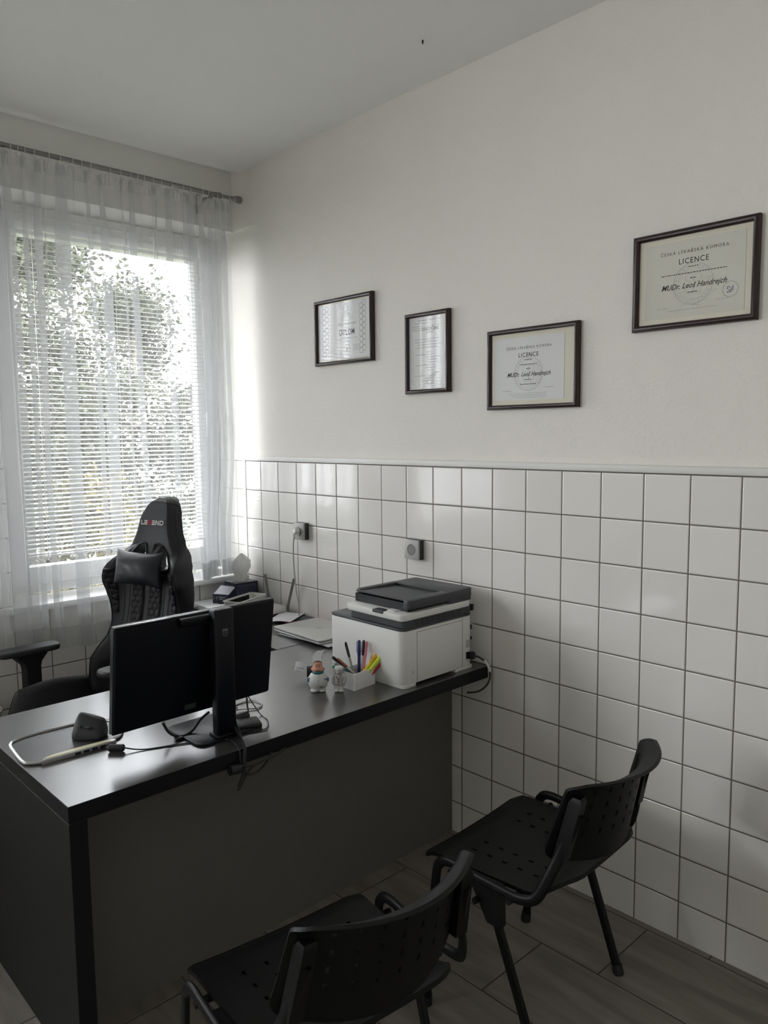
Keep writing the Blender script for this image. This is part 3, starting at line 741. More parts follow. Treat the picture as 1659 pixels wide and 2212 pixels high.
# ================================================================== MONITOR
# seen from behind; local x runs along the screen towards the right wall, local -y is the back
mo = thing('computer_monitor', 'black flat computer monitor seen from behind on the desk', 'monitor', (-1.160, -1.545, DZ), math.radians(.6))
MW, MH0, MH1 = .265, .070, .387
mb = MB()
sec = rrect(-MW, MW, MH0, MH1, .006, 3)
def yr(d): return d
mb.rings([[(x * s, d, (z - .228) * s2 + .228) for x, z in sec] for d, s, s2 in ((.012, .995, .995), (.010, 1, 1), (-.004, 1, 1), (-.010, .985, .975))])
mb.obj('back_shell', 'monitor', mo, ang=.5)
mb = MB(); sec2 = rrect(-.250, .250, .080, .378, .02, 4)
mb.rings([[(x * s, d, (z - .228) * s + .228) for x, z in sec2] for d, s in ((-.009, 1.04), (-.0105, 1.035), (-.011, 1.02))])
mb.obj('rear_cover', 'monitor', mo, ang=.6)
mb = MB().box(-MW, MW, .008, .0135, MH0, MH0 + .014, .001).box(-MW, MW, .008, .0135, MH1 - .007, MH1, .001).box(-MW, -MW + .007, .008, .0135, MH0, MH1, .001).box(MW - .007, MW, .008, .0135, MH0, MH1, .001)
mb.obj('bezel', 'bezel', mo)
MB().box(-MW + .007, MW - .007, .010, .0125, MH0 + .014, MH1 - .007).obj('screen', 'screen', mo, smooth=False)
mb = MB().box(-MW, -.10, -.012, .004, MH1 - .001, MH1 + .0015, .0007); mb.obj('top_edge_strip', 'bezel', mo)
MB().box(-.075, .06, -.030, -.010, MH1 - .030, MH1 - .004, .004).obj('webcam_housing', 'monitor', mo)
# the panel leans back on its stand
for o in mo.children:
    a_ = math.radians(8.0); o.rotation_euler = (a_, 0, 0); o.location = (0, .07 * math.sin(a_), .07 - .07 * math.cos(a_))
# stand
mb = MB(); mb.prism(rrect(.018, .084, -.098, -.062, .008, 3), .008, MH1 + .004, .003, 2); mb.box(.028, .074, -.066, -.020, .250, .315, .004)
mb.obj('stand_column', 'monitor', mo)
mb = MB(); mb.prism(rrect(-.050, .155, -.108, .100, .030, 5), 0.0, .007, .002, 2); mb.box(.014, .088, -.104, -.050, .005, .016, .004); mb.obj('stand_base', 'monitor', mo)
# shield emblem on the column
mb = MB(); mb.recalc = False; f = lambda u, v: (.051 + u, -.0986, .322 + v)
out = [(-.009, .011), (.009, .011), (.009, -.003), (.006, -.009), (0, -.0125), (-.006, -.009), (-.009, -.003)]
for (a, b), (c_, d_) in zip(out, out[1:] + out[:1]):
    mb.quad(f(a, b), f(c_, d_), f(c_ * .82, d_ * .82), f(a * .82, b * .82))
bar2(mb, f, -.0072, .0072, .0045, .0085)
for zz in (0, -.0045):
    for q in range(8):
        u0 = -.006 + .0015 * q; mb.quad(f(u0, zz + .001 * math.sin(q)), f(u0 + .0015, zz + .001 * math.sin(q + 1)), f(u0 + .0015, zz + .001 * math.sin(q + 1) + .0011), f(u0, zz + .001 * math.sin(q) + .0011))
mb.obj('shield_emblem', 'emblem', mo, smooth=False)
mb = MB().box(-.044, -.006, -.0118, -.0108, .090, .106); mb.obj('rating_label', pbr('dark_label', (.030, .036, .034), .6), mo, smooth=False)
mb = MB()
for i, (a, b) in enumerate(((.078, .105), (.088, .100), (.070, .093), (.097, .109))): mb.box(a, a + .012, -.0118, -.0108, b, b + .003)
mb.obj('port_marking', 'emblem', mo, smooth=False)
for o in mo.children:
    if o.name.split('.')[0] in ('rating_label', 'port_marking'):
        a_ = math.radians(8.0); o.rotation_euler = (a_, 0, 0); o.location = (0, .07 * math.sin(a_), .07 - .07 * math.cos(a_))

# monitor cables
cb = thing('monitor_cable', 'thick black cable sagging under the monitor toward its stand', 'cable', (-1.21, -1.505, DZ))
def off(pts, o): return [(p[0] - o[0], p[1] - o[1], p[2] - o[2]) for p in pts]
o_ = (-1.21, -1.505, DZ)
mb = MB(); mb.tube(spline(off([(-1.262, -1.535, .80), (-1.245, -1.54, .766), (-1.215, -1.548, .748), (-1.175, -1.545, .752), (-1.14, -1.535, .775), (-1.105, -1.53, .79)], o_), 8), .0042, seg=10); mb.obj('cord', 'cable', cb)
MB().box(-.025, .0, -.055, -.040, 0, .010, .003).obj('cable_clip', 'cable', cb)
cb2 = thing('adapter_cable', 'thin grey cable looping on the desktop beside the monitor stand', 'cable', (-.95, -1.55, DZ))
o_ = (-.95, -1.55, DZ)
pts = [(-1.02, -1.555, .79), (-1.0, -1.52, .765), (-.955, -1.43, .7435), (-.885, -1.42, .7435), (-.872, -1.47, .7435), (-.905, -1.50, .7435), (-.965, -1.475, .746), (-1.01, -1.50, .75)]
MB().tube(spline(off(pts, o_), 8), .0022, seg=8).obj('cord', 'cable_g', cb2)
pts = [(-.955, -1.485, .835), (-.945, -1.51, .79), (-.935, -1.56, .7435), (-.945, -1.61, .7430), (-.985, -1.665, .7430), (-1.04, -1.655, .7430), (-1.065, -1.63, .7430)]
cb3 = thing('usb_cable', 'thin cable dropping from the monitor and curving round the black adapter', 'cable', (-.95, -1.55, DZ))
MB().tube(spline(off(pts, o_), 8), .0018, seg=8).obj('cord', 'rubber', cb3)
ad = thing('power_adapter', 'small black ferrite barrel on a cable standing behind the monitor stand', 'adapter', (-1.00, -1.555, DZ))
MB().cyl((-.018, 0, .013), (.020, .004, .013), .0125, seg=18).obj('barrel', 'rubber', ad)
MB().tube(spline([(.018, .004, .014), (.028, .012, .020), (.030, .02, .045), (.030, .02, .085)], 6), .0028, seg=8).obj('cord', 'cable', ad)
MB().tube(spline([(-.016, 0, .013), (-.045, -.004, .006), (-.07, -.01, .004)], 6), .0028, seg=8).obj('cord', 'cable', ad)
dkst = thing('docking_box', 'flat black box lying on the desk beside the monitor stand', 'adapter', (-1.03, -1.60, DZ), math.radians(-20))
MB().box(-.04, .055, -.028, .042, .0, .014, .003).obj('case', 'rubber', dkst)
# cables over the front edge
hc = thing('hanging_cable', 'bundle of black cables hanging over the front edge of the desk', 'cable', (-1.13, -1.75, DZ))
o_ = (-1.13, -1.75, DZ)
mb = MB()
mb.tube(spline(off([(-1.075, -1.60, .79), (-1.085, -1.64, .765), (-1.10, -1.70, .748), (-1.118, -1.746, .741), (-1.128, -1.752, .71), (-1.132, -1.754, .672), (-1.150, -1.757, .640)], o_), 8), .0042, seg=8)
mb.tube(spline(off([(-1.065, -1.61, .78), (-1.08, -1.66, .752), (-1.105, -1.72, .745), (-1.120, -1.750, .735), (-1.126, -1.756, .69), (-1.140, -1.760, .650), (-1.150, -1.757, .632), (-1.125, -1.757, .665), (-1.095, -1.757, .690)], o_), 8), .0036, seg=8)
mb.tube(spline(off([(-1.135, -1.758, .690), (-1.115, -1.760, .668), (-1.08, -1.760, .668), (-1.045, -1.757, .690), (-1.03, -1.752, .705)], o_), 8), .0032, seg=8)
mb.tube(spline(off([(-1.14, -1.757, .700), (-1.10, -1.758, .690), (-1.03, -1.756, .693), (-.98, -1.750, .702)], o_), 8), .0034, seg=8)
mb.obj('cords', 'cable', hc)
MB().cyl((-.045, -.004, -.045), (-.012, -.004, -.048), .014, seg=16).obj('cable_clip', 'rubber', hc)

# ================================================================== MOUSE PAD WITH HUB, MOUSE
padp = [(-1.597, -1.245), (-1.572, -1.222), (-1.50, -1.213), (-1.40, -1.220), (-1.335, -1.235), (-1.303, -1.275), (-1.305, -1.345), (-1.330, -1.398), (-1.365, -1.420), (-1.45, -1.432), (-1.56, -1.437), (-1.602, -1.420), (-1.613, -1.39), (-1.606, -1.30)]
pad = thing('mouse_pad', 'grey mouse pad with silver tube rim and built-in hub on the desk corner', 'mouse pad', (-1.455, -1.33, DZ))
cxp, cyp = -1.455, -1.33
loop = [(p.x - cxp, p.y - cyp) for p in spline([(a, b, 0) for a, b in padp], 6, closed=True)]
mb = MB(); mb.prism(loop, .0, .004); mb.obj('pad_surface', 'padtop', pad, ang=.5)
MB().tube([(a, b, .0055) for a, b in loop], .0045, seg=8, closed=True).obj('rim', 'silver', pad)
hub = MB(); M_ = Matrix.Translation((-1.475 - cxp, -1.438 - cyp, .0)) @ Matrix.Rotation(math.radians(-1.5), 4, 'Z')
pr = [(-.105, -.012), (.10, -.012), (.11, -.004), (.105, .010), (.02, .014), (-.06, .013), (-.095, .004)]
hub.prism(pr, .0, .014, .002, 2, mat=M_); ho = hub.obj('usb_hub', 'silver', pad)
mb = MB().prism([(-.093, -.007), (.092, -.009), (.088, .006), (.02, .010), (-.06, .009), (-.088, .002)], .0136, .0150, mat=M_); mb.obj('hub_label', 'hublabel', ho)
mb = MB()
for k in range(4): mb.box(-.005 + .024 * k - .008, -.005 + .024 * k + .008, -.0132, -.0115, .003, .0095, mat=M_)
mb.obj('usb_port', 'seam', ho, smooth=False)
ms = thing('vertical_mouse', 'charcoal vertical ergonomic mouse standing on the mouse pad', 'mouse', (-1.405, -1.352, DZ + .004), math.radians(-46))
mb = MB(); rs = []
# rounded wedge: wide base, leaning up to a narrow ridge; local -y faces the viewer
for z_, w, d, ox, oy in ((0, .045, .031, 0, 0), (.003, .048, .034, 0, 0), (.012, .049, .035, .000, .0), (.026, .0475, .032, .001, .002), (.040, .045, .028, .0015, .004), (.052, .0425, .023, .002, .007), (.061, .040, .018, .0025, .009), (.067, .0375, .013, .003, .011), (.070, .034, .008, .003, .012), (.071, .028, .004, .003, .012)):
    ring = []
    for k in range(32):
        a = 2 * PI * k / 32; ca, sa = math.cos(a), math.sin(a); e = .55
        x_ = w * math.copysign(abs(ca) ** e, ca); y_ = d * math.copysign(abs(sa) ** e, sa)
        # ridge slopes down towards +x
        ring.append((x_ + ox, y_ + oy, z_ - (x_ + .025) * .27 * max(0, (z_ - .02) / .05)))
    rs.append(ring)
mb.rings(rs); mb.obj('body', 'mouse', ms, ang=1.2)
mb = MB().ball((.008, -.0290, .041), .010, 1.1, .40, .45); mb.obj('scroll_wheel', 'mouse', ms)
mb = MB().ball((-.014, -.0290, .044), .0048, .8, .7, 1.1); mb.obj('thumb_button', 'mouse', ms)
MB().tube(spline([(-.026, -.0325, .004), (-.0275, -.0335, .020), (-.024, -.030, .034), (-.017, -.0265, .047)], 6), .0006, seg=5).obj('seam_line', 'seam', ms)
hcab = thing('hub_cable', 'thin black cable with a foam bead running from the mouse pad hub across the desk', 'cable', (-1.385, -1.50, DZ))
o_ = (-1.385, -1.50, DZ)
mb = MB(); mb.tube(spline(off([(-1.405, -1.452, .747), (-1.40, -1.470, .744), (-1.395, -1.495, .752), (-1.378, -1.515, .752), (-1.33, -1.548, .7425), (-1.24, -1.586, .7425), (-1.175, -1.615, .7425), (-1.135, -1.635, .7425), (-1.118, -1.67, .7425), (-1.125, -1.715, .7435), (-1.135, -1.745, .738), (-1.138, -1.752, .712), (-1.136, -1.752, .690)], o_), 8), .0021, seg=8); mb.obj('cord', 'cable', hcab)
mb = MB(); a_ = Vector((-.0225, .013, .0115)); b_ = Vector((.010, -.018, .0115)); dd = (b_ - a_).normalized()
mb.cyl(a_, a_ + dd * .003, .008, .0105, 16, True).cyl(a_ + dd * .003, b_ - dd * .003, .0105, .0105, 16).cyl(b_ - dd * .003, b_, .0105, .008, 16); mb.obj('foam_bead', 'rubber', hcab)

# ================================================================== PRINTER
pt = thing('multifunction_printer', 'white laser printer with dark slate scanner lid on the desk by the tiles', 'printer', (-.245, -1.51, DZ))
x0, x1, y0, y1 = -.195, .187, -.200, .203
mb = MB(); mb.prism(rrect(x0, x1, y0, y1, .028, 6), .012, .208, .004, 2); mb.box(x0 + .03, x0 + .08, y0 + .012, y1 - .02, .0, .014, .002).box(x1 - .10, x1 - .004, y0 + .002, y1 - .01, .0, .014, .002); mb.obj('body', 'pr_white', pt)
mb = MB(); mb.prism(rrect(x0 + .004, x0 + .078, y0 - .0005, y1 - .004, .02, 5), .0, .014, .002); mb.obj('paper_tray', 'pr_white', pt)
mb = MB(); mb.prism(rrect(x0 - .001, x1, y0 - .001, y1 + .001, .029, 6), .2085, .2165, .002, 2); mb.obj('top_plate', 'pr_dark', pt)
mb = MB(); mb.prism(rrect(x0 + .012, x1 - .004, y0 + .000, y1 - .105, .022, 6), .2165, .2445, .002, 1); mb.obj('scanner_base', 'pr_dark', pt)
mb = MB()
for r_ in range(2):
    for k in range(9): mb.box(x0 + .065 + k * .028, x0 + .084 + k * .028, y0 - .0012, y0 + .001, .224 + .010 * r_, .2295 + .010 * r_)
mb.obj('vent', 'pr_black', pt, smooth=False)
mb = MB(); mb.prism(rrect(x0 - .002, x1 - .012, y0 - .002, y1 - .100, .022, 6), .2445, .268, .003, 2); mb.obj('scanner_unit', 'pr_white', pt)
MB().box(x0 - .0055, x0 + .030, y0 + .095, y0 + .150, .259, .2705, .003).obj('lid_grip', 'pr_dark', pt)
# document feeder: raised lid with a sunken input tray
zt = .3135
fx0, fx1, fy0, fy1 = x0 + .052, x0 + .255, y0 + .040, y1 - .118
mb = MB(); mb.prism(rrect(x0 + .250, x1, y0 + .002, y1 - .099, .018, 5), .268, .290, .0); mb.obj('feeder_base', 'pr_dark', pt)
mb = MB(); mb.prism(rrect(x0 + .038, x1, y0 + .000, y0 + .042, .018, 5), .282, zt, .002, 2)
mb.prism(rrect(x0 + .245, x1 - .0005, y0 + .0005, y1 - .098, .018, 5), .2825, zt + .001, .003, 2)
mb.prism(rrect(x0 + .058, x0 + .26, y1 - .125, y1 - .098, .008, 5), .300, zt + .002, .002, 2); mb.obj('document_feeder', 'pr_dark', pt)
mb = MB(); mb.rings([[(fx0 - .01, fy0 - .005, .3125), (fx1, fy0 - .005, .304), (fx1, fy1 + .005, .304), (fx0 - .01, fy1 + .005, .3125)], [(fx0 - .01, fy0 - .005, .3085), (fx1, fy0 - .005, .300), (fx1, fy1 + .005, .300), (fx0 - .01, fy1 + .005, .3085)]])
mb.obj('input_tray', 'pr_dark', pt, smooth=False)
mb = MB().box(fx1 - .012, fx1 + .001, fy0, fy1, .3043, .3125); mb.obj('feeder_slot', 'pr_black', pt, smooth=False)
mb = MB().box(x0 + .05, x0 + .235, y0 + .024, y1 - .10, .2685, .2995); mb.obj('cavity_shade_block', 'pr_black', pt, smooth=False)  # solid black block, stands in for the shade in the open cavity
MB().box(x0 + .018, x0 + .120, y0 + .060, y0 + .105, .268, .2705, .001).obj('paper_stop', 'white', pt)
# side door seams, mains inlet, rear bits
mb = MB().box(x0 + .072, x0 + .0733, y0 - .0007, y0 + .001, .014, .197).box(x0 + .072, x0 + .320, y0 - .0007, y0 + .001, .196, .1973).box(x0 + .3185, x0 + .320, y0 - .0007, y0 + .001, .014, .205).box(x0 + .050, x0 + .0525, y0 - .0007, y0 + .001, .050, .058)
mb.box(x0 - .0007, x0 + .001, y0 + .035, y0 + .0363, .0, .001)
mb.obj('panel_seam', pbr('seam_grey', (.16, .16, .155), .7), pt, smooth=False)
MB().box(x0 + .340, x0 + .362, y0 - .001, y0 + .004, .040, .068, .001).obj('mains_inlet', 'pr_black', pt)
mb = MB()
for i in range(4):
    for j in range(5): mb.box(x0 + .340 + .006 * i, x0 + .343 + .006 * i, y0 - .0006, y0 + .001, .086 + .006 * j, .0885 + .006 * j)
mb.obj('speaker_grille', 'seam', pt, smooth=False)
mb = MB().box(x1 - .003, x1 + .010, y0 + .006, y0 + .018, .222, .246, .001).box(x1 - .003, x1 + .004, y0 + .01, y0 + .02, .150, .166).box(x1 - .003, x1 + .004, y0 + .01, y0 + .02, .108, .120); mb.obj('rear_latch', 'pr_black', pt)
mb = MB().ball((x1 + .012, y0 + .02, .157), .012, .7, .9, 1.1); mb.obj('rear_knob', pbr('clear_knob', (.45, .45, .43), .2), pt)
# mains lead
pl = thing('printer_cable', 'black mains lead drooping from the printer over the desk end', 'cable', (-.10, -1.71, DZ))
mb = MB().box(.012, .034, -.020, .000, .040, .066, .003); mb.obj('connector', 'cable', pl)
pts = [(.024, -.008, .053), (.044, -.020, .046), (.062, -.038, .030), (.074, -.052, .005), (.070, -.060, -.035), (.045, -.060, -.062), (.0, -.058, -.072), (-.05, -.050, -.066)]
pts = [(a, b, c) for a, b, c in pts]
MB().tube(spline(pts, 8), .0038, seg=8).obj('cord', 'cable', pl)
MB().tube(spline([(.0625, -.038, .031), (.072, -.050, .010), (.0745, -.056, -.012)], 5), .0052, seg=8).obj('cable_tag', 'ring', pl)

# ================================================================== PEN HOLDER AND PENS
ph = thing('pen_holder', 'white square pen holder beside the printer corner', 'pen holder', (-.512, -1.542, DZ))
cs = [(-.056, .026), (.000 - .052, -.052), (.056, -.042), (.050, .040)]
mb = MB(); n_ = len(cs)
inn = [(a * .93, b * .93) for a, b in cs]
mb.rings([[(a, b, 0) for a, b in cs], [(a, b, .060) for a, b in cs], [(a, b, .060) for a, b in inn], [(a, b, .004) for a, b in inn]]); mb.obj('holder', 'white', ph, smooth=False)
def pen(label, base, top, r, col, cap=None, tip=None, cat='pen', flatp=False):
    base = Vector(base); top = Vector(top); t = thing('pen' if cat == 'pen' else cat, label, 'pen' if cat == 'pen' else cat.replace('_', ' '), tuple(base))
    d = top - base; n = d.normalized(); Lh = d.length
    m1 = pbr('pen_' + col[0], col[1], .3)
    mb = MB(); pr = [(0, r * .35), (.010, r * .9), (.013, r), (Lh * .62, r), (Lh * .64, r)]
    def ringat(s_, rr):
        q = n.to_track_quat('Z', 'Y').to_matrix(); return [tuple(n * s_ + q @ Vector((rr * math.cos(2 * PI * k / 12), rr * math.sin(2 * PI * k / 12), 0))) for k in range(12)]
    mb.rings([ringat(s_, rr) for s_, rr in pr]); mb.obj('barrel', m1, t)
    m2 = pbr('cap_' + (cap or col)[0], (cap or col)[1], .3)
    mb = MB(); mb.rings([ringat(s_, rr) for s_, rr in ((Lh * .63, r * 1.02), (Lh * .64, r * 1.16), (Lh * .955, r * 1.12), (Lh * .99, r * .85), (Lh, r * .4))])
    q = n.to_track_quat('Z', 'Y').to_matrix(); e = q @ Vector((1, 0, 0))
    mb.tube([tuple(n * (Lh * .70) + e * r * 1.5), tuple(n * (Lh * .95) + e * r * 1.6), tuple(n * (Lh * .97) + e * r)], .0011, seg=6); mb.obj('cap', m2, t)
    return t
B = Vector((-.512, -1.542, DZ + .006))
def pp(a, b): return (B.x + a, B.y + b, B.z)
BLK = ('black', (.01, .01, .012)); WHT = ('white', (.7, .7, .7)); NAV = ('navy', (.012, .016, .13)); YEL = ('yellow', (.80, .66, .02)); LIM = ('lime', (.62, .74, .04)); PNK = ('pink', (.72, .20, .27)); RED = ('red', (.50, .01, .02)); BLU = ('blue', (.01, .14, .26)); GRY = ('grey', (.28, .28, .27)); COP = ('copper', (.45, .16, .09)); GRN = ('green', (.10, .42, .22)); ORG = ('amber', (.80, .45, .02))
pen('grey ballpoint with black clicker leaning on the back rim of the white holder', pp(.000, .000), (-.520, -1.497, DZ + .150), .0042, GRY, BLK)
pen('dark blue marker standing upright in the white holder', pp(.02, .005), (-.478, -1.524, DZ + .154), .0058, NAV)
pen('black and white pen between the dark blue marker and the pink pen', pp(.022, -.004), (-.456, -1.526, DZ + .150), .0045, WHT, BLK)
pen('pink translucent pen in the white holder next to the black capped one', pp(.018, -.012), (-.450, -1.536, DZ + .146), .0045, PNK)
pen('white slim pen behind the yellow highlighter in the white holder', pp(.030, -.006), (-.425, -1.548, DZ + .122), .0035, WHT)
pen('amber yellow highlighter leaning toward the printer', pp(-.02, -.018), (-.424, -1.572, DZ + .112), .0068, YEL, ORG)
pen('lime green highlighter leaning over the front rim of the white holder', pp(-.022, -.030), (-.424, -1.592, DZ + .104), .0068, LIM)
pen('dark red pen leaning over the rim beside the lime highlighter', pp(.01, -.030), (-.412, -1.600, DZ + .094), .0045, RED)
pen('clear grey pen leaning outermost toward the printer side', pp(.02, -.028), (-.405, -1.602, DZ + .100), .0040, GRY)
pen('blue pen leaning steeply over the white stress toy', pp(.02, .006), (-.598, -1.528, DZ + .096), .0062, BLU, GRY)
pen('black capped marker crossing the blue pen', pp(.03, .004), (-.592, -1.508, DZ + .112), .0052, ('violetgrey', (.2, .18, .26)), BLK)
pen('copper and silver pen lying against the black capped marker', pp(.03, -.004), (-.575, -1.515, DZ + .104), .0045, WHT, COP)
pen('green tipped white pen just above the small toy nurse', pp(.0, .01), (-.606, -1.525, DZ + .086), .0050, WHT, GRN)

# ================================================================== STRESS TOYS
d1 = thing('toy_doctor', 'plump white toy doctor with teal collar on the desk', 'figurine', (-.652, -1.500, DZ), math.radians(-36))
mb = MB(); mb.lathe([(.010, .009), (.024, .010), (.032, .020), (.0365, .035), (.034, .050), (.027, .062), (.016, .070), (.008, .072)], sx=1.0, sy=.85, seg=28); mb.obj('coat', 'toywhite', d1)
mb = MB(); mb.ball((-.013, -.006, .0055), .014, 1.0, 1.35, .48).ball((.013, -.006, .0055), .014, 1.0, 1.35, .48).lathe([(.022, .008), (.023, .014), (.020, .018)], seg=20); mb.obj('shoe', 'toywhite', d1)
mb = MB(); mb.lathe([(.017, .061), (.0208, .065), (.0212, .071), (.018, .076)], seg=22, sy=.95); mb.obj('collar', 'teal', d1)
mb = MB(); mb.lathe([(.008, .070), (.019, .073), (.0225, .079), (.021, .084), (.0165, .089), (.0155, .096), (.0135, .102), (.008, .105)], seg=26, sy=.9)
mb.ball((0, -.019, .0835), .0055, 1.3, .9, .9).ball((-.0215, 0, .080), .005, .7, .8, 1).ball((.0215, 0, .080), .005, .7, .8, 1); mb.obj('head', 'skin', d1)
mb = MB(); mb.lathe([(.0168, .089), (.0163, .097), (.0142, .103), (.008, .107), (.002, .1075)], seg=24, c=(0, .003, 0), sy=.86); mb.obj('hair', 'hair', d1)
mb = MB().ball((-.005, -.0150, .0935), .0014).ball((.005, -.0150, .0935), .0014).box(-.0045, .0045, -.0215, -.020, .0775, .0785); mb.obj('face_marks', 'seam', d1)
mb = MB().ball((-.034, -.008, .043), .0085, .55, .8, 1.0).ball((.034, -.008, .043), .0085, .55, .8, 1.0); mb.obj('glove', 'bluegrey', d1)
mb = MB().tube(spline([(-.028, -.014, .053), (-.033, -.012, .048), (-.036, -.008, .044)], 4), .0013, seg=6).tube(spline([(.022, -.024, .050), (.028, -.018, .047), (.034, -.010, .043)], 4), .0015, seg=6).tube([(0, -.0315, .03), (0, -.0302, .045), (0, -.025, .058)], .0006, seg=5).box(.004, .016, -.0318, -.0295, .0225, .0255); mb.obj('coat_detail', pbr('slate_print', (.09, .12, .15), .6), d1)
d2 = thing('toy_nurse', 'small grey and white toy figure with cap and stethoscope beside the pen holder', 'figurine', (-.602, -1.556, DZ), math.radians(-50))
mb = MB(); mb.lathe([(.014, .022), (.021, .022), (.0215, .030), (.019, .045), (.016, .055), (.010, .062), (.006, .065)], seg=24, sy=.75); mb.obj('tunic', 'toygrey', d2)
mb = MB(); mb.cyl((-.0075, 0, .006), (-.0075, 0, .024), .0082, .0085, 14).cyl((.0075, 0, .006), (.0075, 0, .024), .0082, .0085, 14).ball((-.0078, -.005, .005), .0088, 1, 1.4, .58).ball((.0078, -.005, .005), .0088, 1, 1.4, .58); mb.obj('legs', 'toywhite', d2)
mb = MB().ball((0, -.001, .071), .0125, 1, .95, 1.05).ball((0, -.0125, .070), .003).ball((-.0125, 0, .07), .003).ball((.0125, 0, .07), .003); mb.obj('head', 'toygrey', d2)
mb = MB().lathe([(.0125, .076), (.0155, .079), (.0165, .084), (.014, .089), (.006, .091)], seg=22); mb.obj('cap', 'toywhite', d2)
mb = MB().tube(spline([(-.0185, -.003, .056), (-.0225, -.006, .045), (-.019, -.010, .033)], 5), .0058, seg=10).tube(spline([(.0185, -.003, .056), (.0225, -.006, .045), (.019, -.010, .033)], 5), .0058, seg=10); mb.obj('arm', 'toygrey', d2)
mb = MB().tube(spline([(-.009, -.0105, .060), (-.005, -.0145, .052), (0, -.0155, .046), (.005, -.0145, .052), (.009, -.0105, .060)], 5), .0009, seg=6).tube([(0, -.0155, .046), (0, -.0165, .040)], .0009, seg=6).ball((0, -.0172, .038), .0026, 1, .5, 1).box(-.012, .006, -.0168, -.015, .0285, .0300); mb.obj('stethoscope', 'pr_dark', d2)
# paper label roll holder behind the doctor
lr = thing('label_dispenser', 'small black dispenser with two curling white paper strips behind the toy doctor', 'dispenser', (-.572, -1.352, DZ), math.radians(-38))
MB().cyl((-.012, 0, .020), (.016, 0, .020), .020, seg=24).obj('reel', 'rubber', lr)
mb = MB(); mb.recalc = False
def strip(pts, w, ax):
    P_ = spline(pts, 8); nf = len(mb.bm.faces); prev = None
    for p in P_:
        a = mb.bm.verts.new(p - Vector(ax) * w / 2); b = mb.bm.verts.new(p + Vector(ax) * w / 2)
        if prev: mb.bm.faces.new((prev[0], prev[1], b, a))
        prev = (a, b)
strip([(.020, -.014, .024), (.026, -.013, .042), (.026, -.006, .064), (.030, .000, .084), (.042, .003, .098)], .034, (.98, .0, .08))
mb.obj('paper_strip', 'paper', lr)
mb = MB(); mb.recalc = False
strip([(-.016, -.018, .030), (-.026, -.016, .040), (-.042, -.010, .046), (-.056, -.002, .042)], .034, (.2, -.1, 1)); mb.obj('paper_strip', 'paper', lr)
mb = MB(); mb.recalc = False
put_text(mb, 'Linenol', .0095, lambda u, v: (-.037 + u * .95, -.0185 + (u + .01) * -.28, .040 + v - u * .12)); mb.obj('strip_lettering', 'ink', lr, smooth=False)

# ================================================================== LAPTOP, PAPERS, ROUTER
lp = thing('laptop', 'closed silver laptop on papers behind the printer', 'laptop', (-.160, -.900, DZ + .014), math.radians(-2))
mb = MB(); mb.prism(rrect(-.142, .115, -.182, .170, .010, 4), 0, .0085, .002, 2); mb.obj('base', 'alu_dark', lp)
mb = MB(); mb.prism(rrect(-.142, .115, -.182, .170, .010, 4), .0105, .0170, .002, 2); mb.obj('lid', 'alu', lp)
MB().prism(rrect(-.136, .110, -.176, .166, .010, 4), .0080, .0110).obj('lid_gap', 'seam', lp)
mb = MB(); mb.recalc = False; M_ = Matrix.Translation((-.005, -.005, .0172)) @ Matrix.Rotation(math.radians(90), 4, 'Z')
f = lambda u, v: tuple(M_ @ Vector((u, v, 0)))
for u_, v0, v1 in ((-.017, -.010, .018), (-.007, -.016, .012), (.005, -.012, .016), (.015, -.018, .010)):
    mb.quad(f(u_ - .0013 - .003, v0), f(u_ + .0013 - .003, v0), f(u_ + .0013 + .005, v1), f(u_ - .0013 + .005, v1))
mb.obj('lid_emblem', pbr('dark_emblem', (.10, .10, .10), .3), lp, smooth=False)
def paper(name, label, cx, cy, z, w, h, rz, mat='paper', curl=.004, th=.0012, cat='paper'):
    t = thing(name, label, cat, (cx, cy, z), rz)
    mb = MB(); rs_ = []
    def g_(a, b, o): return ((a - .5) * w, (b - .5) * h, o + curl * (math.sin(3.1 * a + 1) * math.sin(5 * b) + 1))
    b2 = bmesh.new()
    mb.shell(lambda u, v: (g_(u, v, th), (0, 0, 1)), [i / 10 for i in range(11)], [i / 10 for i in range(11)], lambda i, j: False, th)
    mb.obj('sheets', mat, t, ang=.8); return t
paper('document_folder', 'crumpled pale paper folder under the silver laptop', -.165, -.935, DZ, .255, .34, math.radians(2), 'paper', .0035, .004, 'folder')
paper('pink_folder', 'pink paper folder peeking out behind the silver laptop', -.075, -.680, DZ, .13, .20, math.radians(4), 'pink', .001, .002, 'folder')
paper('printed_leaflet', 'dark printed leaflet poking out beside the pink folder', -.055, -.600, DZ + .006, .10, .14, math.radians(16), 'pr_dark', .001, .001)
paper('paper_sheet', 'loose white paper sheet between the router and the laptop', -.105, -.565, DZ + .011, .19, .12, math.radians(30), 'paper', .003, .0008)
rt = thing('wifi_router', 'white and black router with two upright grey antennas by the tiles', 'router', (-.095, -.385, DZ))
mb = MB(); mb.prism(rrect(-.075, .075, -.105, .075, .03, 6), .0, .018, .006, 3); mb.obj('base', 'rubber', rt)
mb = MB(); rs_ = []
for z_, s_ in ((.012, .97), (.024, 1.0), (.036, .93), (.043, .80), (.046, .55)): rs_.append([(a * s_, b * s_ + .0, z_ + .010 * (b + .1)) for a, b in rrect(-.072, .075, -.102, .075, .032, 6)])
mb.rings(rs_); mb.obj('cover', 'routerw', rt, ang=.8)
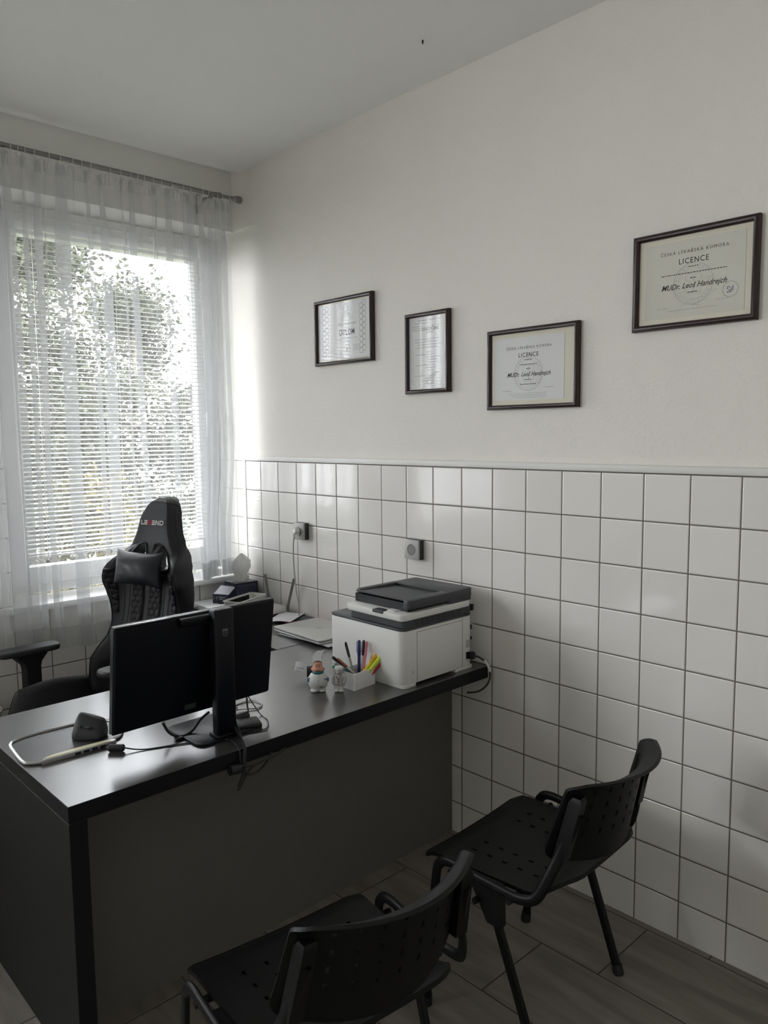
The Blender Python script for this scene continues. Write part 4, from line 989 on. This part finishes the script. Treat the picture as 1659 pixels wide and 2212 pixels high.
def antenna(p0, p1):
    mb = MB(); p0 = Vector(p0); p1 = Vector(p1); mb.cyl(p0 - Vector((0, 0, .006)), p0 + (p1 - p0) * .12, .008, .0075, 12)
    mb.tube([p0 + (p1 - p0) * .1, p0 + (p1 - p0) * .3, p0 + (p1 - p0) * .9, p1], .006, seg=10, flat=(.0085, .0035)); mb.obj('antenna', 'ant', rt)
antenna((.060, -.095, .030), (.062, -.155, .192)); antenna((.060, .062, .030), (.060, .092, .182))

# stack of paper by the window with boxes on it
ps = paper('paper_stack', 'low stack of white papers by the window wall under the navy boxes', -.175, -.125, DZ, .29, .21, math.radians(-3), 'paper', .0006, .024)
for i, (a, b, r_) in enumerate(((-.275, -.055, 12), )):
    paper('printed_form', 'white printed form lying at the window end of the side desk', a, b, DZ + .0265, .11, .075, math.radians(r_), 'cert', .0008, .0008)
tb = thing('tissue_box', 'navy cube tissue box with a white tissue pulled up', 'tissue box', (-.085, -.145, DZ + .027), math.radians(-4))
mb = MB().box(-.067, .067, -.055, .055, 0, .108, .001, 1); mb.obj('carton', 'navy', tb)
MB().box(-.064, .064, -.052, .052, .1082, .1088).obj('carton_top', pbr('box_top', (.14, .14, .15), .4), tb, smooth=False)
mb = MB(); mb.use(0).box(-.060, .060, -.0558, -.0552, .006, .098)
mb.obj('front_print', 'navy2', tb, smooth=False)
mb = MB(); mb.recalc = False
f = lambda u, v: (u, -.0562, .05 + v)
ring2(mb, f, .002, .022, .009, .009, 20); mb.use(1)
mb.quad(f(-.026, -.042), f(.026, -.042), f(.016, .004), f(-.014, .004)); mb.use(2)
mb.quad(f(-.010, .004), f(-.006, .008), f(.004, -.016), f(.001, -.018)); mb.quad(f(.008, .008), f(.012, .004), f(.010, -.014), f(.004, -.016))
for k in range(13): bar2(mb, f, -.048 + .0080 * k, -.0445 + .0080 * k, .040, .045)
mb.obj('portrait_print', [pbr('dim_face', (.07, .045, .04), .6), pbr('dim_suit', (.02, .03, .07), .6), 'emblem'], tb, smooth=False)
ts = MB(); rs_ = []
for k in range(15):
    v_ = k / 14; zz = .100 + .150 * v_
    base_r = interp(v_, [(0, .034), (.12, .043), (.26, .030), (.55, .050), (.78, .048), (.93, .022), (1, .004)])
    ring = []
    for q in range(40):
        a = 2 * PI * q / 40
        fold = 1 + .16 * math.sin(3 * a + 1.5 * v_) * (1 - .4 * v_) + .10 * math.sin(7 * a + 4 * v_) + .05 * math.sin(13 * a)
        ring.append((-.002 + base_r * fold * math.cos(a) + .006 * v_, base_r * fold * .55 * math.sin(a), zz + .006 * math.sin(4 * a)))
    rs_.append(ring)
ts.rings(rs_); ts.obj('tissue', sheer('tissue_ply', (.86, .86, .85), .97, .35), tb, ang=1.4)
ob = thing('card_dispenser_box', 'open navy cardboard box with slanted opening beside the tissue box', 'box', (-.196, -.158, DZ + .027), math.radians(-68))
# local x along the printed face, y goes back
mb = MB(); w_, d_ = .050, .036
prof = [(-d_, .052), (d_, .092)]
mb.rings([[(-w_, -d_, 0), (w_, -d_, 0), (w_, d_, 0), (-w_, d_, 0)], [(-w_, -d_, .060), (w_, -d_, .060), (w_, d_, .094), (-w_, d_, .094)], [(-w_ + .004, -d_ + .004, .0615), (w_ - .004, -d_ + .004, .0615), (w_ - .004, d_ - .004, .092), (-w_ + .004, d_ - .004, .092)]], cap=False)
mb.bm.faces.new(list(mb.bm.verts)[:4][::-1]); mb.obj('carton', 'navy', ob, smooth=False)
mb = MB(); q_ = .0045; mb.rings([[(-w_ + q_, -d_ + q_, .0610), (w_ - q_, -d_ + q_, .0610), (w_ - q_, d_ - q_, .0915), (-w_ + q_, d_ - q_, .0915)], [(-w_ + q_, -d_ + q_, .040), (w_ - q_, -d_ + q_, .040), (w_ - q_, d_ - q_, .050), (-w_ + q_, d_ - q_, .050)]]); mb.obj('inside_lining', 'boxin', ob, smooth=False)
mb = MB(); mb.recalc = False; f = lambda u, v: (u, -d_ - .0006, .03 + v)
put_text(mb, 'Mouthwash', .0085, f, .008, .016); put_text(mb, 'sample', .0085, f, .001, .007); put_text(mb, 'Sensory', .009, f, .022, -.018, shear=.3)
ring2(mb, f, -.036, .012, .007, .0012, 14, 120, 240); ring2(mb, f, -.024, .010, .005, .0012, 14, 0, 200); bar2(mb, f, -.0245, -.0235, -.004, .014); ring2(mb, f, -.028, -.016, .0035, .0010, 10)
mb.obj('box_lettering', 'whiteprint', ob, smooth=False)
bk = thing('plastic_basket', 'white slotted plastic basket just behind the monitor', 'basket', (-.185, -.330, DZ), math.radians(20))
mb = MB(); O1 = rrect(-.115, .115, -.05, .05, .015, 4); 
mb.rings([[(a * .90, b * .85, .0) for a, b in O1], [(a, b, .084) for a, b in O1], [(a * 1.03, b * 1.06, .085) for a, b in O1], [(a * 1.03, b * 1.06, .090) for a, b in O1], [(a * .975, b * .95, .090) for a, b in O1], [(a * .88, b * .82, .004) for a, b in O1]]); mb.obj('tub', 'basket', bk, ang=.6)
mb = MB()
for k in range(20): mb.box(-.092 + .0092 * k, -.0875 + .0092 * k, .040, .0468, .040, .082)
mb.obj('slots', 'pr_black', bk, smooth=False)

# ================================================================== GAMING CHAIR
gc = thing('gaming_chair', 'black high-backed gaming chair with winged backrest behind the desk', 'office chair', (-1.034, -.552, 0), math.radians(200))
LEAN = math.tan(math.radians(12)); XB = -.26
Wt = [(.44, .15), (.48, .18), (.60, .215), (.80, .212), (.88, .220), (.95, .230), (1.02, .232), (1.08, .214), (1.12, .184), (1.16, .150), (1.22, .120), (1.26, .110), (1.30, .099), (1.33, .080), (1.352, .058), (1.366, .026)]
Bt = [(.44, .10), (.50, .13), (.56, .16), (.64, .17), (.68, .172), (.72, .135), (.76, .09), (.81, .07), (.85, .07), (.91, .085), (.95, .105), (1.01, .14), (1.06, .15), (1.09, .13), (1.12, .095), (1.16, .08), (1.25, .075), (1.366, .055)]
Ct = [(.44, .06), (.52, .085), (.70, .085), (.90, .070), (1.05, .080), (1.15, .085), (1.28, .085), (1.34, .07), (1.366, .045)]
def bk_front(s, z):
    """front surface of the backrest: s in [-1,1] across, height z"""
    w = interp(z, Wt); b = interp(z, Bt); c = interp(z, Ct); a = abs(s)
    head = smoothstep(1.10, 1.18, z)
    t = smoothstep(.50, .86, a)
    x = c + (b - c) * t * (1 - head) - head * .046 * smoothstep(.72, 1.0, a)
    x -= .018 * smoothstep(.90, 1.0, a)
    return Vector((XB - (z - .5) * LEAN + x, w * s, z))
def bk_back(s, z):
    w = interp(z, Wt); b = interp(z, Bt); a = abs(s); head = smoothstep(1.10, 1.18, z)
    x = .02 * smoothstep(.6, 1, a) + (b - .095) * .45 * smoothstep(.6, 1, a) * (1 - head)
    return Vector((XB - (z - .5) * LEAN + x, w * s, z))
zs_ = [.44, .455, .48] + [.50 + .02 * i for i in range(42)] + [1.335, 1.347, 1.356, 1.362, 1.366]
zs_ = sorted(set(round(z, 4) for z in zs_ if z <= 1.366))
Sf = [-.995 + 1.99 * i / 40 for i in range(41)]; Sb = [.97 - 1.94 * i / 24 for i in range(25)]
mb = MB(); mb.rings([[bk_front(s, z) for s in Sf] + [bk_back(s, z) for s in Sb] for z in zs_])
bko = mb.obj('backrest', 'leather', gc, ang=1.0)
# the two belt openings
cut = MB(); holes = []
for q in (-1, 1):
    pts = [(.030, 1.158), (.052, 1.168), (.078, 1.160), (.118, 1.128), (.138, 1.092), (.132, 1.070), (.100, 1.062), (.045, 1.062), (.028, 1.085)]
    pts = [Vector((0, q * a * .82, b)) for a, b in pts]; pts = [p for p in spline([tuple(p) for p in pts], 4, closed=True)]; holes.append(pts)
    def at(p, off): return (XB - (p.z - .5) * LEAN + off, p.y, p.z)
    cut.rings([[at(p, -.15) for p in pts], [at(p, .3) for p in pts]])
co = cut.obj('cutter', 'seam')
md = bko.modifiers.new('b', 'BOOLEAN'); md.operation = 'DIFFERENCE'; md.object = co; md.solver = 'EXACT'
bpy.context.view_layer.update()
me = bpy.data.meshes.new_from_object(bko.evaluated_get(bpy.context.evaluated_depsgraph_get()))
# the cutter is in world space while the chair is moved: do it in local space instead
bko.modifiers.clear(); bpy.data.meshes.remove(me)
tmp = bpy.data.objects.new('tmp', bko.data.copy()); C.objects.link(tmp)
md = tmp.modifiers.new('b', 'BOOLEAN'); md.operation = 'DIFFERENCE'; md.object = co; md.solver = 'EXACT'
bpy.context.view_layer.update()
me = bpy.data.meshes.new_from_object(tmp.evaluated_get(bpy.context.evaluated_depsgraph_get()))
bko.data = me
for p in me.polygons: p.use_smooth = True
me.set_sharp_from_angle(angle=1.0)
if len(me.materials) > 1:
    while len(me.materials) > 1: me.materials.pop()
for p in me.polygons: p.material_index = 0
bpy.data.objects.remove(tmp); bpy.data.objects.remove(co)
def fsurf(y, z, off=.002):
    w = interp(z, Wt); s = max(-.995, min(.995, y / w)); p = bk_front(s, z); return Vector((p.x + off, y, z))
for q in (0, 1):
    pts = holes[q]; c_ = sum((p.y for p in pts)) / len(pts); cz_ = sum((p.z for p in pts)) / len(pts)
    big = [fsurf(c_ + (p.y - c_) * 1.10, cz_ + (p.z - cz_) * 1.07, .001) for p in pts]
    MB().tube(big, .0052, seg=8, closed=True, up=(1, 0, 0)).obj('belt_opening_trim', 'rubber', gc)
# quilted inserts
def quilt(y0, y1, z0, z1, off, cell=.029, depth=.010, edge=.006, shape=None, nu=None, nv=None):
    nu = nu or int((y1(0) - y0(0)) / .0018) + 8 if callable(y1) else 40
    nv = nv or 150
    mb = MB(); mb.recalc = False
    def g(a, b):
        z = z0 + (z1 - z0) * b; ya, yb = y0(b), y1(b); y = ya + (yb - ya) * a
        # hexagonal domes
        best = 9
        hx, hz = y / cell, z / (cell * .866)
        j0 = math.floor(hz)
        for j in (j0 - 1, j0, j0 + 1, j0 + 2):
            for i in range(-1, 3):
                cx_ = (math.floor(hx) + i - 1 + (.5 if j % 2 else 0)) * cell; cz_ = j * cell * .866
                best = min(best, (y - cx_) ** 2 + (z - cz_) ** 2)
        d = math.sqrt(best) / (cell * .577); dome = depth * math.sqrt(max(0, 1 - min(1, d) ** 2.2))
        e = min(a, 1 - a) * (yb - ya); e2 = min(b, 1 - b) * (z1 - z0); k = smoothstep(0, edge, min(e, e2))
        return fsurf(y, z, off + dome * k - .004 * (1 - k))
    mb.grid(g, nu, nv); return mb
for q in (-1, 1):
    a_ = (lambda b, q=q: .016 if q > 0 else -(.082 + .004 * b)); b_ = (lambda b, q=q: (.082 + .004 * b) if q > 0 else -.016)
    quilt(a_, b_, .66, 1.045, .001).obj('quilted_panel', 'leather2', gc, ang=2.5)
    a_ = (lambda b, q=q: (.150 + .0 * b) if q > 0 else -(.182 + .018 * b)); b_ = (lambda b, q=q: (.182 + .018 * b) if q > 0 else -(.150))
    quilt(a_, b_, .86, 1.065, .0008).obj('quilted_wing', 'leather2', gc, ang=2.5)
mb = MB()
for y_ in (-.092, -.012, .012, .092, -.118, .118):
    mb.tube([fsurf(y_ * (1 + .10 * (k / 20)), .62 + .44 * k / 20, .0006) for k in range(21)], .0011, seg=5)
for q in (-1, 1):
    mb.tube([bk_front(q * .90, z) + Vector((.0006, 0, 0)) for z in [.52 + .02 * i for i in range(41)]], .0013, seg=5)
arc = [fsurf(.90 * interp(1.32, Wt) * math.sin(t), 1.325 + .026 * math.cos(t), .001) for t in [(-PI / 2 + PI * k / 20) for k in range(21)]]
mb.tube(arc, .0013, seg=5); mb.obj('seam_piping', 'seam', gc)
# logo
mb = MB(); mb.recalc = False
def lf(u, v): p = fsurf(-u * -1.0, 1.262 + v, .0035); return (p.x, p.y, p.z)
h_ = .0100
def gl(kind, u):
    b = lambda a, c, d, e: bar2(mb, lf, u + a, u + c, d, e)
    if kind == 'L': b(0, .005, -h_, h_); b(.005, .017, -h_, -h_ + .005)
    if kind == 'E':
        for v_ in (-h_, -.0025, h_ - .005): b(0, .019, v_, v_ + .005)
    if kind == 'G': b(.0, .020, h_ - .0045, h_); b(0, .006, -h_, h_); b(0, .020, -h_, -h_ + .0045); b(.014, .020, -h_, .001); b(.010, .020, -.001, .003); b(.006, .010, -.006, .006)
    if kind == 'N':
        b(0, .005, -h_, h_); b(.015, .020, -h_, h_); mb.quad(lf(u + .001, h_), lf(u + .006, h_), lf(u + .019, -h_), lf(u + .014, -h_))
    if kind == 'D': b(0, .005, -h_, h_); b(.005, .017, h_ - .005, h_); b(.005, .017, -h_, -h_ + .005); b(.016, .021, -h_ + .003, h_ - .003)
u = -.066
for ch in 'LEGEND':
    mb.use(1 if ch == 'G' else 0); gl(ch, u); u += {'L': .0180, 'E': .0215, 'G': .0225, 'N': .0235, 'D': .02}[ch]
# the viewer sees +y of the chair on the right hand side
mb.obj('logo_lettering', ['whiteprint', 'redprint'], gc, smooth=False)
# neck pillow
mb = MB(); rs_ = []
def pil(u, v):
    # u,v in [-1,1]
    bulge = (max(0, 1 - abs(u) ** 2.6) ** .55) * (max(0, 1 - abs(v) ** 2.4) ** .55)
    cu = 1 + .07 * (abs(u * v) ** 1.5); y = .120 * u * (1 - .10 * (1 - abs(v)) * 0 + .04 * abs(v)) * cu; z = 1.074 + .066 * v * (1 + .16 * abs(u) ** 3)
    wr = .0010 * math.sin(15 * u + 6 * v) * (1 - abs(v)) + .002 * noise.noise((u * 4, v * 4, 1))
    return y, z, bulge, wr
nU, nV = 44, 30
def psurf(sgn):
    def g(a, b):
        u, v = 2 * a - 1, 2 * b - 1; y, z, bu, wr = pil(u, v)
        x0_ = XB - (z - .5) * LEAN + .148
        return Vector((x0_ + (.052 * bu + wr * bu if sgn > 0 else -.040 * bu), y + .004, z))
    return g
mb.grid(psurf(1), nU, nV); mb.grid(psurf(-1), nU, nV)
bmesh.ops.remove_doubles(mb.bm, verts=mb.bm.verts, dist=.0003)
mb.obj('neck_pillow', 'pillow', gc, ang=2.2)
mb = MB()
for q in (-1, 1): mb.tube([(XB - .58 * LEAN + .15, q * .085, 1.13), (XB - .64 * LEAN + .10, q * .07, 1.165), (XB - .66 * LEAN + .01, q * .065, 1.17)], .003, seg=6, flat=(.0015, .010))
mb.obj('pillow_strap', 'rubber', gc)
# seat
mb = MB(); rs_ = []
def seat_top(u, v):  # u along x -1 back .. 1 front, v across
    x = .022 + .262 * u; wy = .262 * (1 - .10 * max(0, u) ** 3) ; y = wy * v
    b = smoothstep(.55, .88, abs(v)); z = .500 + (.095 + .045 * smoothstep(-.9, .25, u)) * b + .015 * (1 - u * u) * 0
    z += .02 * smoothstep(-.2, .6, u) * (1 - b)
    z -= .110 * smoothstep(.60, 1.0, abs(u)) ** 2.2 + .060 * smoothstep(.90, 1.0, abs(v)) ** 1.5
    return Vector((x, y, z))
top = MB(); nu_, nv_ = 36, 36
V = [[top.bm.verts.new(seat_top(2 * i / nu_ - 1, 2 * j / nv_ - 1)) for j in range(nv_ + 1)] for i in range(nu_ + 1)]
for i in range(nu_):
    for j in range(nv_): top.bm.faces.new((V[i][j], V[i + 1][j], V[i + 1][j + 1], V[i][j + 1]))
bd = [V[i][0] for i in range(nu_ + 1)] + [V[nu_][j] for j in range(1, nv_ + 1)] + [V[i][nv_] for i in range(nu_ - 1, -1, -1)] + [V[0][j] for j in range(nv_ - 1, 0, -1)]
low = [top.bm.verts.new((v.co.x * .93, v.co.y * .93, .375)) for v in bd]; n_ = len(bd)
for i in range(n_): top.bm.faces.new((bd[i], low[i], low[(i + 1) % n_], bd[(i + 1) % n_]))
top.bm.faces.new(low[::-1]); top.obj('seat', 'leather', gc, ang=1.0)
mb = MB().tube([seat_top(2 * i / 30 - 1, .93) + Vector((0, 0, .001)) for i in range(31)], .0016, seg=5).tube([seat_top(2 * i / 30 - 1, -.93) + Vector((0, 0, .001)) for i in range(31)], .0016, seg=5).tube([seat_top(.90, 2 * i / 30 - 1) + Vector((0, 0, .002)) for i in range(31)], .0016, seg=5)
mb.obj('seat_piping', 'seam', gc)
# hinge covers, lever, arms
for q in (-1, 1):
    mb = MB(); hp = [(-.31, .40), (-.20, .37), (-.155, .40), (-.17, .46), (-.205, .52), (-.235, .575), (-.275, .58), (-.30, .52)]
    mb.prism([(a, b) for a, b in hp], -.013, .013, .006, 2, mat=Matrix.Translation((0, q * .248, 0)) @ Matrix.Rotation(PI / 2, 4, 'X')); mb.obj('hinge_cover', 'rubber', gc)
def arm(q, yaw):
    ay = q * .30 if q < 0 else q * .255
    ar = MB(); M_ = Matrix.Translation((.095, ay, .752)) @ Matrix.Rotation(yaw, 4, 'Z')
    ar.prism([(a, b) for a, b in rrect(-.125, .125, -.045, .045, .036, 6)], 0, .026, .009, 3, mat=M_)
    po = ar.obj('arm_pad', 'armpad', gc)
    mb = MB(); cx_ = .085
    mb.rings([[(cx_ + sx * sgn, ay + .018 * t, z) for sgn, t in ((-1, -1), (1, -1), (1, 1), (-1, 1))] for sx, z in ((.034, .40), (.034, .69), (.040, .71), (.072, .740), (.078, .753))])
    mb.box(cx_ - .034, cx_ + .034, min(ay, q * .12), max(ay, q * .12), .385, .41, .004); mb.obj('arm_post', 'rubber', gc, ang=.6)
arm(-1, math.radians(-19)); arm(1, math.radians(-8))
mb = MB().cyl((0, 0, .10), (0, 0, .26), .030, seg=20).cyl((0, 0, .24), (0, 0, .37), .015, seg=16).box(-.12, .12, -.09, .09, .345, .380, .006); mb.obj('gas_lift', 'rubber', gc)
mb = MB()
for k in range(5):
    a = 2 * PI * k / 5 + .35; c_, s_ = math.cos(a), math.sin(a)
    mb.tube([(c_ * .02, s_ * .02, .115), (c_ * .15, s_ * .15, .10), (c_ * .30, s_ * .30, .075)], [.030, .024, .018], seg=10)
mb.obj('star_base', 'rubber', gc)
mb = MB()
for k in range(5):
    a = 2 * PI * k / 5 + .35; c_, s_ = math.cos(a), math.sin(a); px_, py_ = c_ * .30, s_ * .30
    for q in (-1, 1): mb.cyl((px_ - s_ * .006 * q, py_ + c_ * .006 * q, .03), (px_ - s_ * .024 * q, py_ + c_ * .024 * q, .03), .030, seg=18)
    mb.cyl((px_, py_, .03), (px_, py_, .075), .008, seg=10)
mb.obj('caster', 'rubber', gc)
# pale bin beside the chair
bn = thing('waste_bin', 'pale waste bin on the floor by the window wall beyond the desk corner', 'bin', (-1.40, -.15, 0))
mb = MB(); mb.lathe([(.075, 0), (.080, .004), (.096, .490), (.102, .492), (.102, .502), (.092, .502), (.076, .01)], seg=36); mb.obj('bucket', 'metalbin', bn, ang=.6)

# ================================================================== VISITOR CHAIRS
def visitor_chair(label, loc, rz):
    t = thing('visitor_chair', label, 'chair', loc, rz, 'black plastic visitor chairs facing the desk')
    # local +y is the way the sitter faces; seat
    def rows(n, a, b, w): # opening borders
        out = []
        for k in range(n): c_ = a + (b - a) * k / (n - 1); out += [c_ - w / 2, c_ + w / 2]
        return out
    hu = rows(6, .19, .81, .018); hv = rows(5, .30, .74, .034)
    us = sorted([0, .012, .035, .07, .11, .15] + hu + [(hu[2 * k + 1] + hu[2 * k + 2]) / 2 for k in range(5)] + [.85, .89, .93, .965, .988, 1])
    vs = sorted([0, .012, .03, .06, .10, .15, .21, .26] + hv + [(hv[2 * k + 1] + hv[2 * k + 2]) / 2 for k in range(4)] + [.80, .86, .92, .96, .985, 1])
    huS = set(round(h, 5) for h in hu[::2]); hvS = set(round(h, 5) for h in hv[::2])
    def hole_s(i, j):
        if round(us[i], 5) in huS and round(vs[j], 5) in hvS:
            iu = sorted(huS).index(round(us[i], 5)); iv = sorted(hvS).index(round(vs[j], 5)); return iu in (0, 1, 4, 5)
        return False
    def S(u, v):
        hw = .234 - .020 * (1 - v)              # wider in front
        y0_, y1_ = -.232, .224
        y = y0_ + (y1_ - y0_) * v
        e = 0
        for (d, rr) in ((y - y0_, .085), (y1_ - y, .022)):
            if d < rr: e = max(e, rr - math.sqrt(max(0, rr * rr - (rr - d) ** 2)))
        x = (2 * u - 1) * (hw - e)
        z = .452 - .010 * math.cos(x / .238 * 1.3)
        z -= .020 * smoothstep(.160, .224, y) ** 2
        z += .060 * smoothstep(-.235, -.09, y * 1.0) * 0 + .058 * (1 - smoothstep(-.232, -.10, y)) ** 1.6
        return (x, y, z), (0, -.3 * smoothstep(-.1, -.215, y) * -1, 1)
    MB().shell(S, us, vs, hole_s, .011).obj('seat', 'plastic', t, ang=.9)
    # backrest: bowed sheet, top lip rolled backwards
    hu = rows(7, .17, .83, .017); hv = rows(4, .34, .80, .060)
    us2 = sorted([0, .012, .035, .07, .11] + hu + [(hu[2 * k + 1] + hu[2 * k + 2]) / 2 for k in range(6)] + [.89, .93, .965, .988, 1])
    vs2 = sorted([0, .02, .05, .10, .17, .25] + hv + [(hv[2 * k + 1] + hv[2 * k + 2]) / 2 for k in range(3)] + [.86, .90, .93, .96, .98, 1])
    hS = set(round(h, 5) for h in hu[::2]); vS = set(round(h, 5) for h in hv[::2])
    def hole_b(i, j):
        return round(us2[i], 5) in hS and round(vs2[j], 5) in vS
    def Bk(u, v):
        zb_, zm_ = .572, .762
        e = 0; d = v * .20
        if d < .03: e = .030 - math.sqrt(max(0, .0009 - (.03 - d) ** 2))
        if v > .93: e += .014 * ((v - .93) / .07) ** 2
        hw = .230 - .024 * v
        x = (2 * u - 1) * (hw - e); q = x / .23
        lip = smoothstep(.84, 1.0, v); lv = min(v, .88) / .88
        z = zb_ + (zm_ - zb_) * lv - .040 * (1 - v) * (1 - q * q) + .016 * max(0, (v - .88) / .12)
        y = -.165 - .088 * (1 - q * q) - .050 * v - .042 * lip * (.55 + .45 * (1 - q * q))
        return (x, y, z), (q * -.75, 1, .25)
    MB().shell(Bk, us2, vs2, hole_b, .010).obj('backrest', 'plastic', t, ang=.9)
    for q in (-1, 1):
        # bent side tube: front foot, along the seat, up behind the backrest
        x_ = q * .262
        pts = [(x_ * .99, .190, .0), (x_, .170, .20), (x_, .150, .405), (x_, .138, .448), (x_, .105, .466), (x_, .02, .460), (x_, -.08, .455), (x_, -.130, .456), (x_ * .98, -.168, .472), (q * .240, -.192, .525), (q * .212, -.216, .60), (q * .195, -.250, .70)]
        MB().tube(spline(pts, 5), .012, seg=12, flat=(.0078, .0150) if False else (.0145, .0085), up=(0, 1, 0)).obj('side_frame', 'tube', t)
        pts = [(x_ * .96, .09, .425), (x_ * .98, .05, .40), (x_ * 1.0, -.03, .30), (x_ * 1.03, -.13, .15), (x_ * 1.06, -.235, .0)]
        # rear leg drops from under the middle of the seat
        MB().tube([(q * .238, -.005, .452), (q * .236, -.035, .35), (q * .233, -.10, .17), (q * .230, -.160, .0)], .012, seg=12, flat=(.0150, .0095), up=(0, 1, 0)).obj('leg', 'tube', t)
        xb_ = q * .240; mb = MB(); mb.rings([[(xb_ - .016, -.055, .450), (xb_ + .016, -.055, .450), (xb_ + .016, .045, .450), (xb_ - .016, .045, .450)], [(xb_ - .014, -.062, .340), (xb_ + .010, -.062, .340), (xb_ + .010, -.018, .340), (xb_ - .014, -.018, .340)]])
        mb.cyl((xb_ - q * .03, .012, .395), (xb_ + q * .030, .012, .395), .009, seg=12); mb.obj('link_bracket', 'tube', t)
        for yy in (.190, -.160):
            xf = x_ * .99 if yy > 0 else q * .230
            MB().cyl((xf, yy, 0), (xf, yy - (.003 if yy > 0 else -.008), .03), .0165, .0155, seg=14).obj('foot_cap', 'rubber', t)
        # rear sleeve of the backrest
        so = ((-.016, -.012), (.016, -.012), (.016, .020), (-.016, .022))
        MB().rings([[(q * .205 + a, -.214 + b, .572) for a, b in so], [(q * .190 + a, -.250 + b, .728) for a, b in so], [(q * .188 + a * .8, -.250 + b * .6, .740) for a, b in so]]).obj('back_sleeve', 'tube', t)
    mb = MB().cyl((-.262, .10, .436), (.262, .10, .436), .009, seg=12).cyl((-.262, -.09, .432), (.262, -.09, .432), .009, seg=12); mb.obj('cross_bar', 'tube', t)
    return t
ca = visitor_chair('black plastic visitor chair nearer the camera at the middle of the desk front', (-1.296, -2.318, 0), math.radians(-6.3))
cb_ = dup(ca, (-.520, -2.325, 0), math.radians(3.2), 'black plastic visitor chair standing beside the tiled wall')

# tiny hook in the ceiling
tag(MB().cyl((0, 0, 0), (0, 0, -.012), .003, .002, 8).obj('ceiling_hook', 'seam', loc=(-.238, -1.63, H)), 'tiny dark hook stub in the ceiling', 'hook')

# ================================================================== CAMERA, LIGHT
right = Vector((0.7256272, -0.6880122, -0.0102165)); up = Vector((0.0763803, 0.0657825, 0.9949064)); fwd = Vector((0.6838357, 0.7227115, -0.1002842))
cam = bpy.data.cameras.new('camera'); co = bpy.data.objects.new('camera', cam); C.objects.link(co)
mt = Matrix.Identity(4)
for i, a in enumerate((right, up, -fwd)):
    for j in range(3): mt[j][i] = a[j]
mt.translation = (-2.289, -3.577, 1.637)
co.matrix_world = mt
cam.sensor_fit = 'HORIZONTAL'; cam.sensor_width = 36.0; cam.lens = 1659.940 / 1659 * 36
cam.clip_start = .05; cam.clip_end = 200
bpy.context.scene.camera = co

w = bpy.data.worlds.new('overcast_sky'); bpy.context.scene.world = w; w.use_nodes = True
nt = w.node_tree; bg = nt.nodes['Background']
tc = nt.nodes.new('ShaderNodeTexCoord'); sp = nt.nodes.new('ShaderNodeSeparateXYZ'); nt.links.new(tc.outputs['Generated'], sp.inputs[0])
rp = nt.nodes.new('ShaderNodeValToRGB'); rp.color_ramp.elements[0].position = 0.0; rp.color_ramp.elements[0].color = (.84, .86, .90, 1)
rp.color_ramp.elements[1].position = 1.0; rp.color_ramp.elements[1].color = (.96, .985, 1.03, 1)
nt.links.new(sp.outputs[2], rp.inputs[0]); nt.links.new(rp.outputs[0], bg.inputs[0])
bg.inputs[1].default_value = 7.0
# guide the sampling of daylight through the two window openings and the added strip
for px_, w_ in ((-.585, 1.0), (-2.025, 1.0), (-5.2, 3.5)):
    pl_ = bpy.data.lights.new('window_daylight', 'AREA'); pl_.shape = 'RECTANGLE'; pl_.size = w_; pl_.size_y = 1.6 if w_ < 2 else 1.0; pl_.cycles.is_portal = True
    po_ = bpy.data.objects.new('window_daylight', pl_); C.objects.link(po_); po_.location = (px_, .27, 1.80 if w_ < 2 else 2.065); po_.rotation_euler = (-PI / 2, 0, 0)

sc = bpy.context.scene
sc.view_settings.view_transform = 'Standard'; sc.view_settings.look = 'None'; sc.view_settings.gamma = 1.0; sc.view_settings.use_curve_mapping = False
sc.view_settings.exposure = 1.5
sc.cycles.max_bounces = 9; sc.cycles.diffuse_bounces = 5; sc.cycles.glossy_bounces = 4; sc.cycles.use_adaptive_sampling = True; sc.cycles.adaptive_threshold = 0.025; sc.cycles.transmission_bounces = 6; sc.cycles.transparent_max_bounces = 28
sc.cycles.use_denoising = True; sc.cycles.sample_clamp_indirect = 8.0; sc.cycles.caustics_reflective = False; sc.cycles.caustics_refractive = False
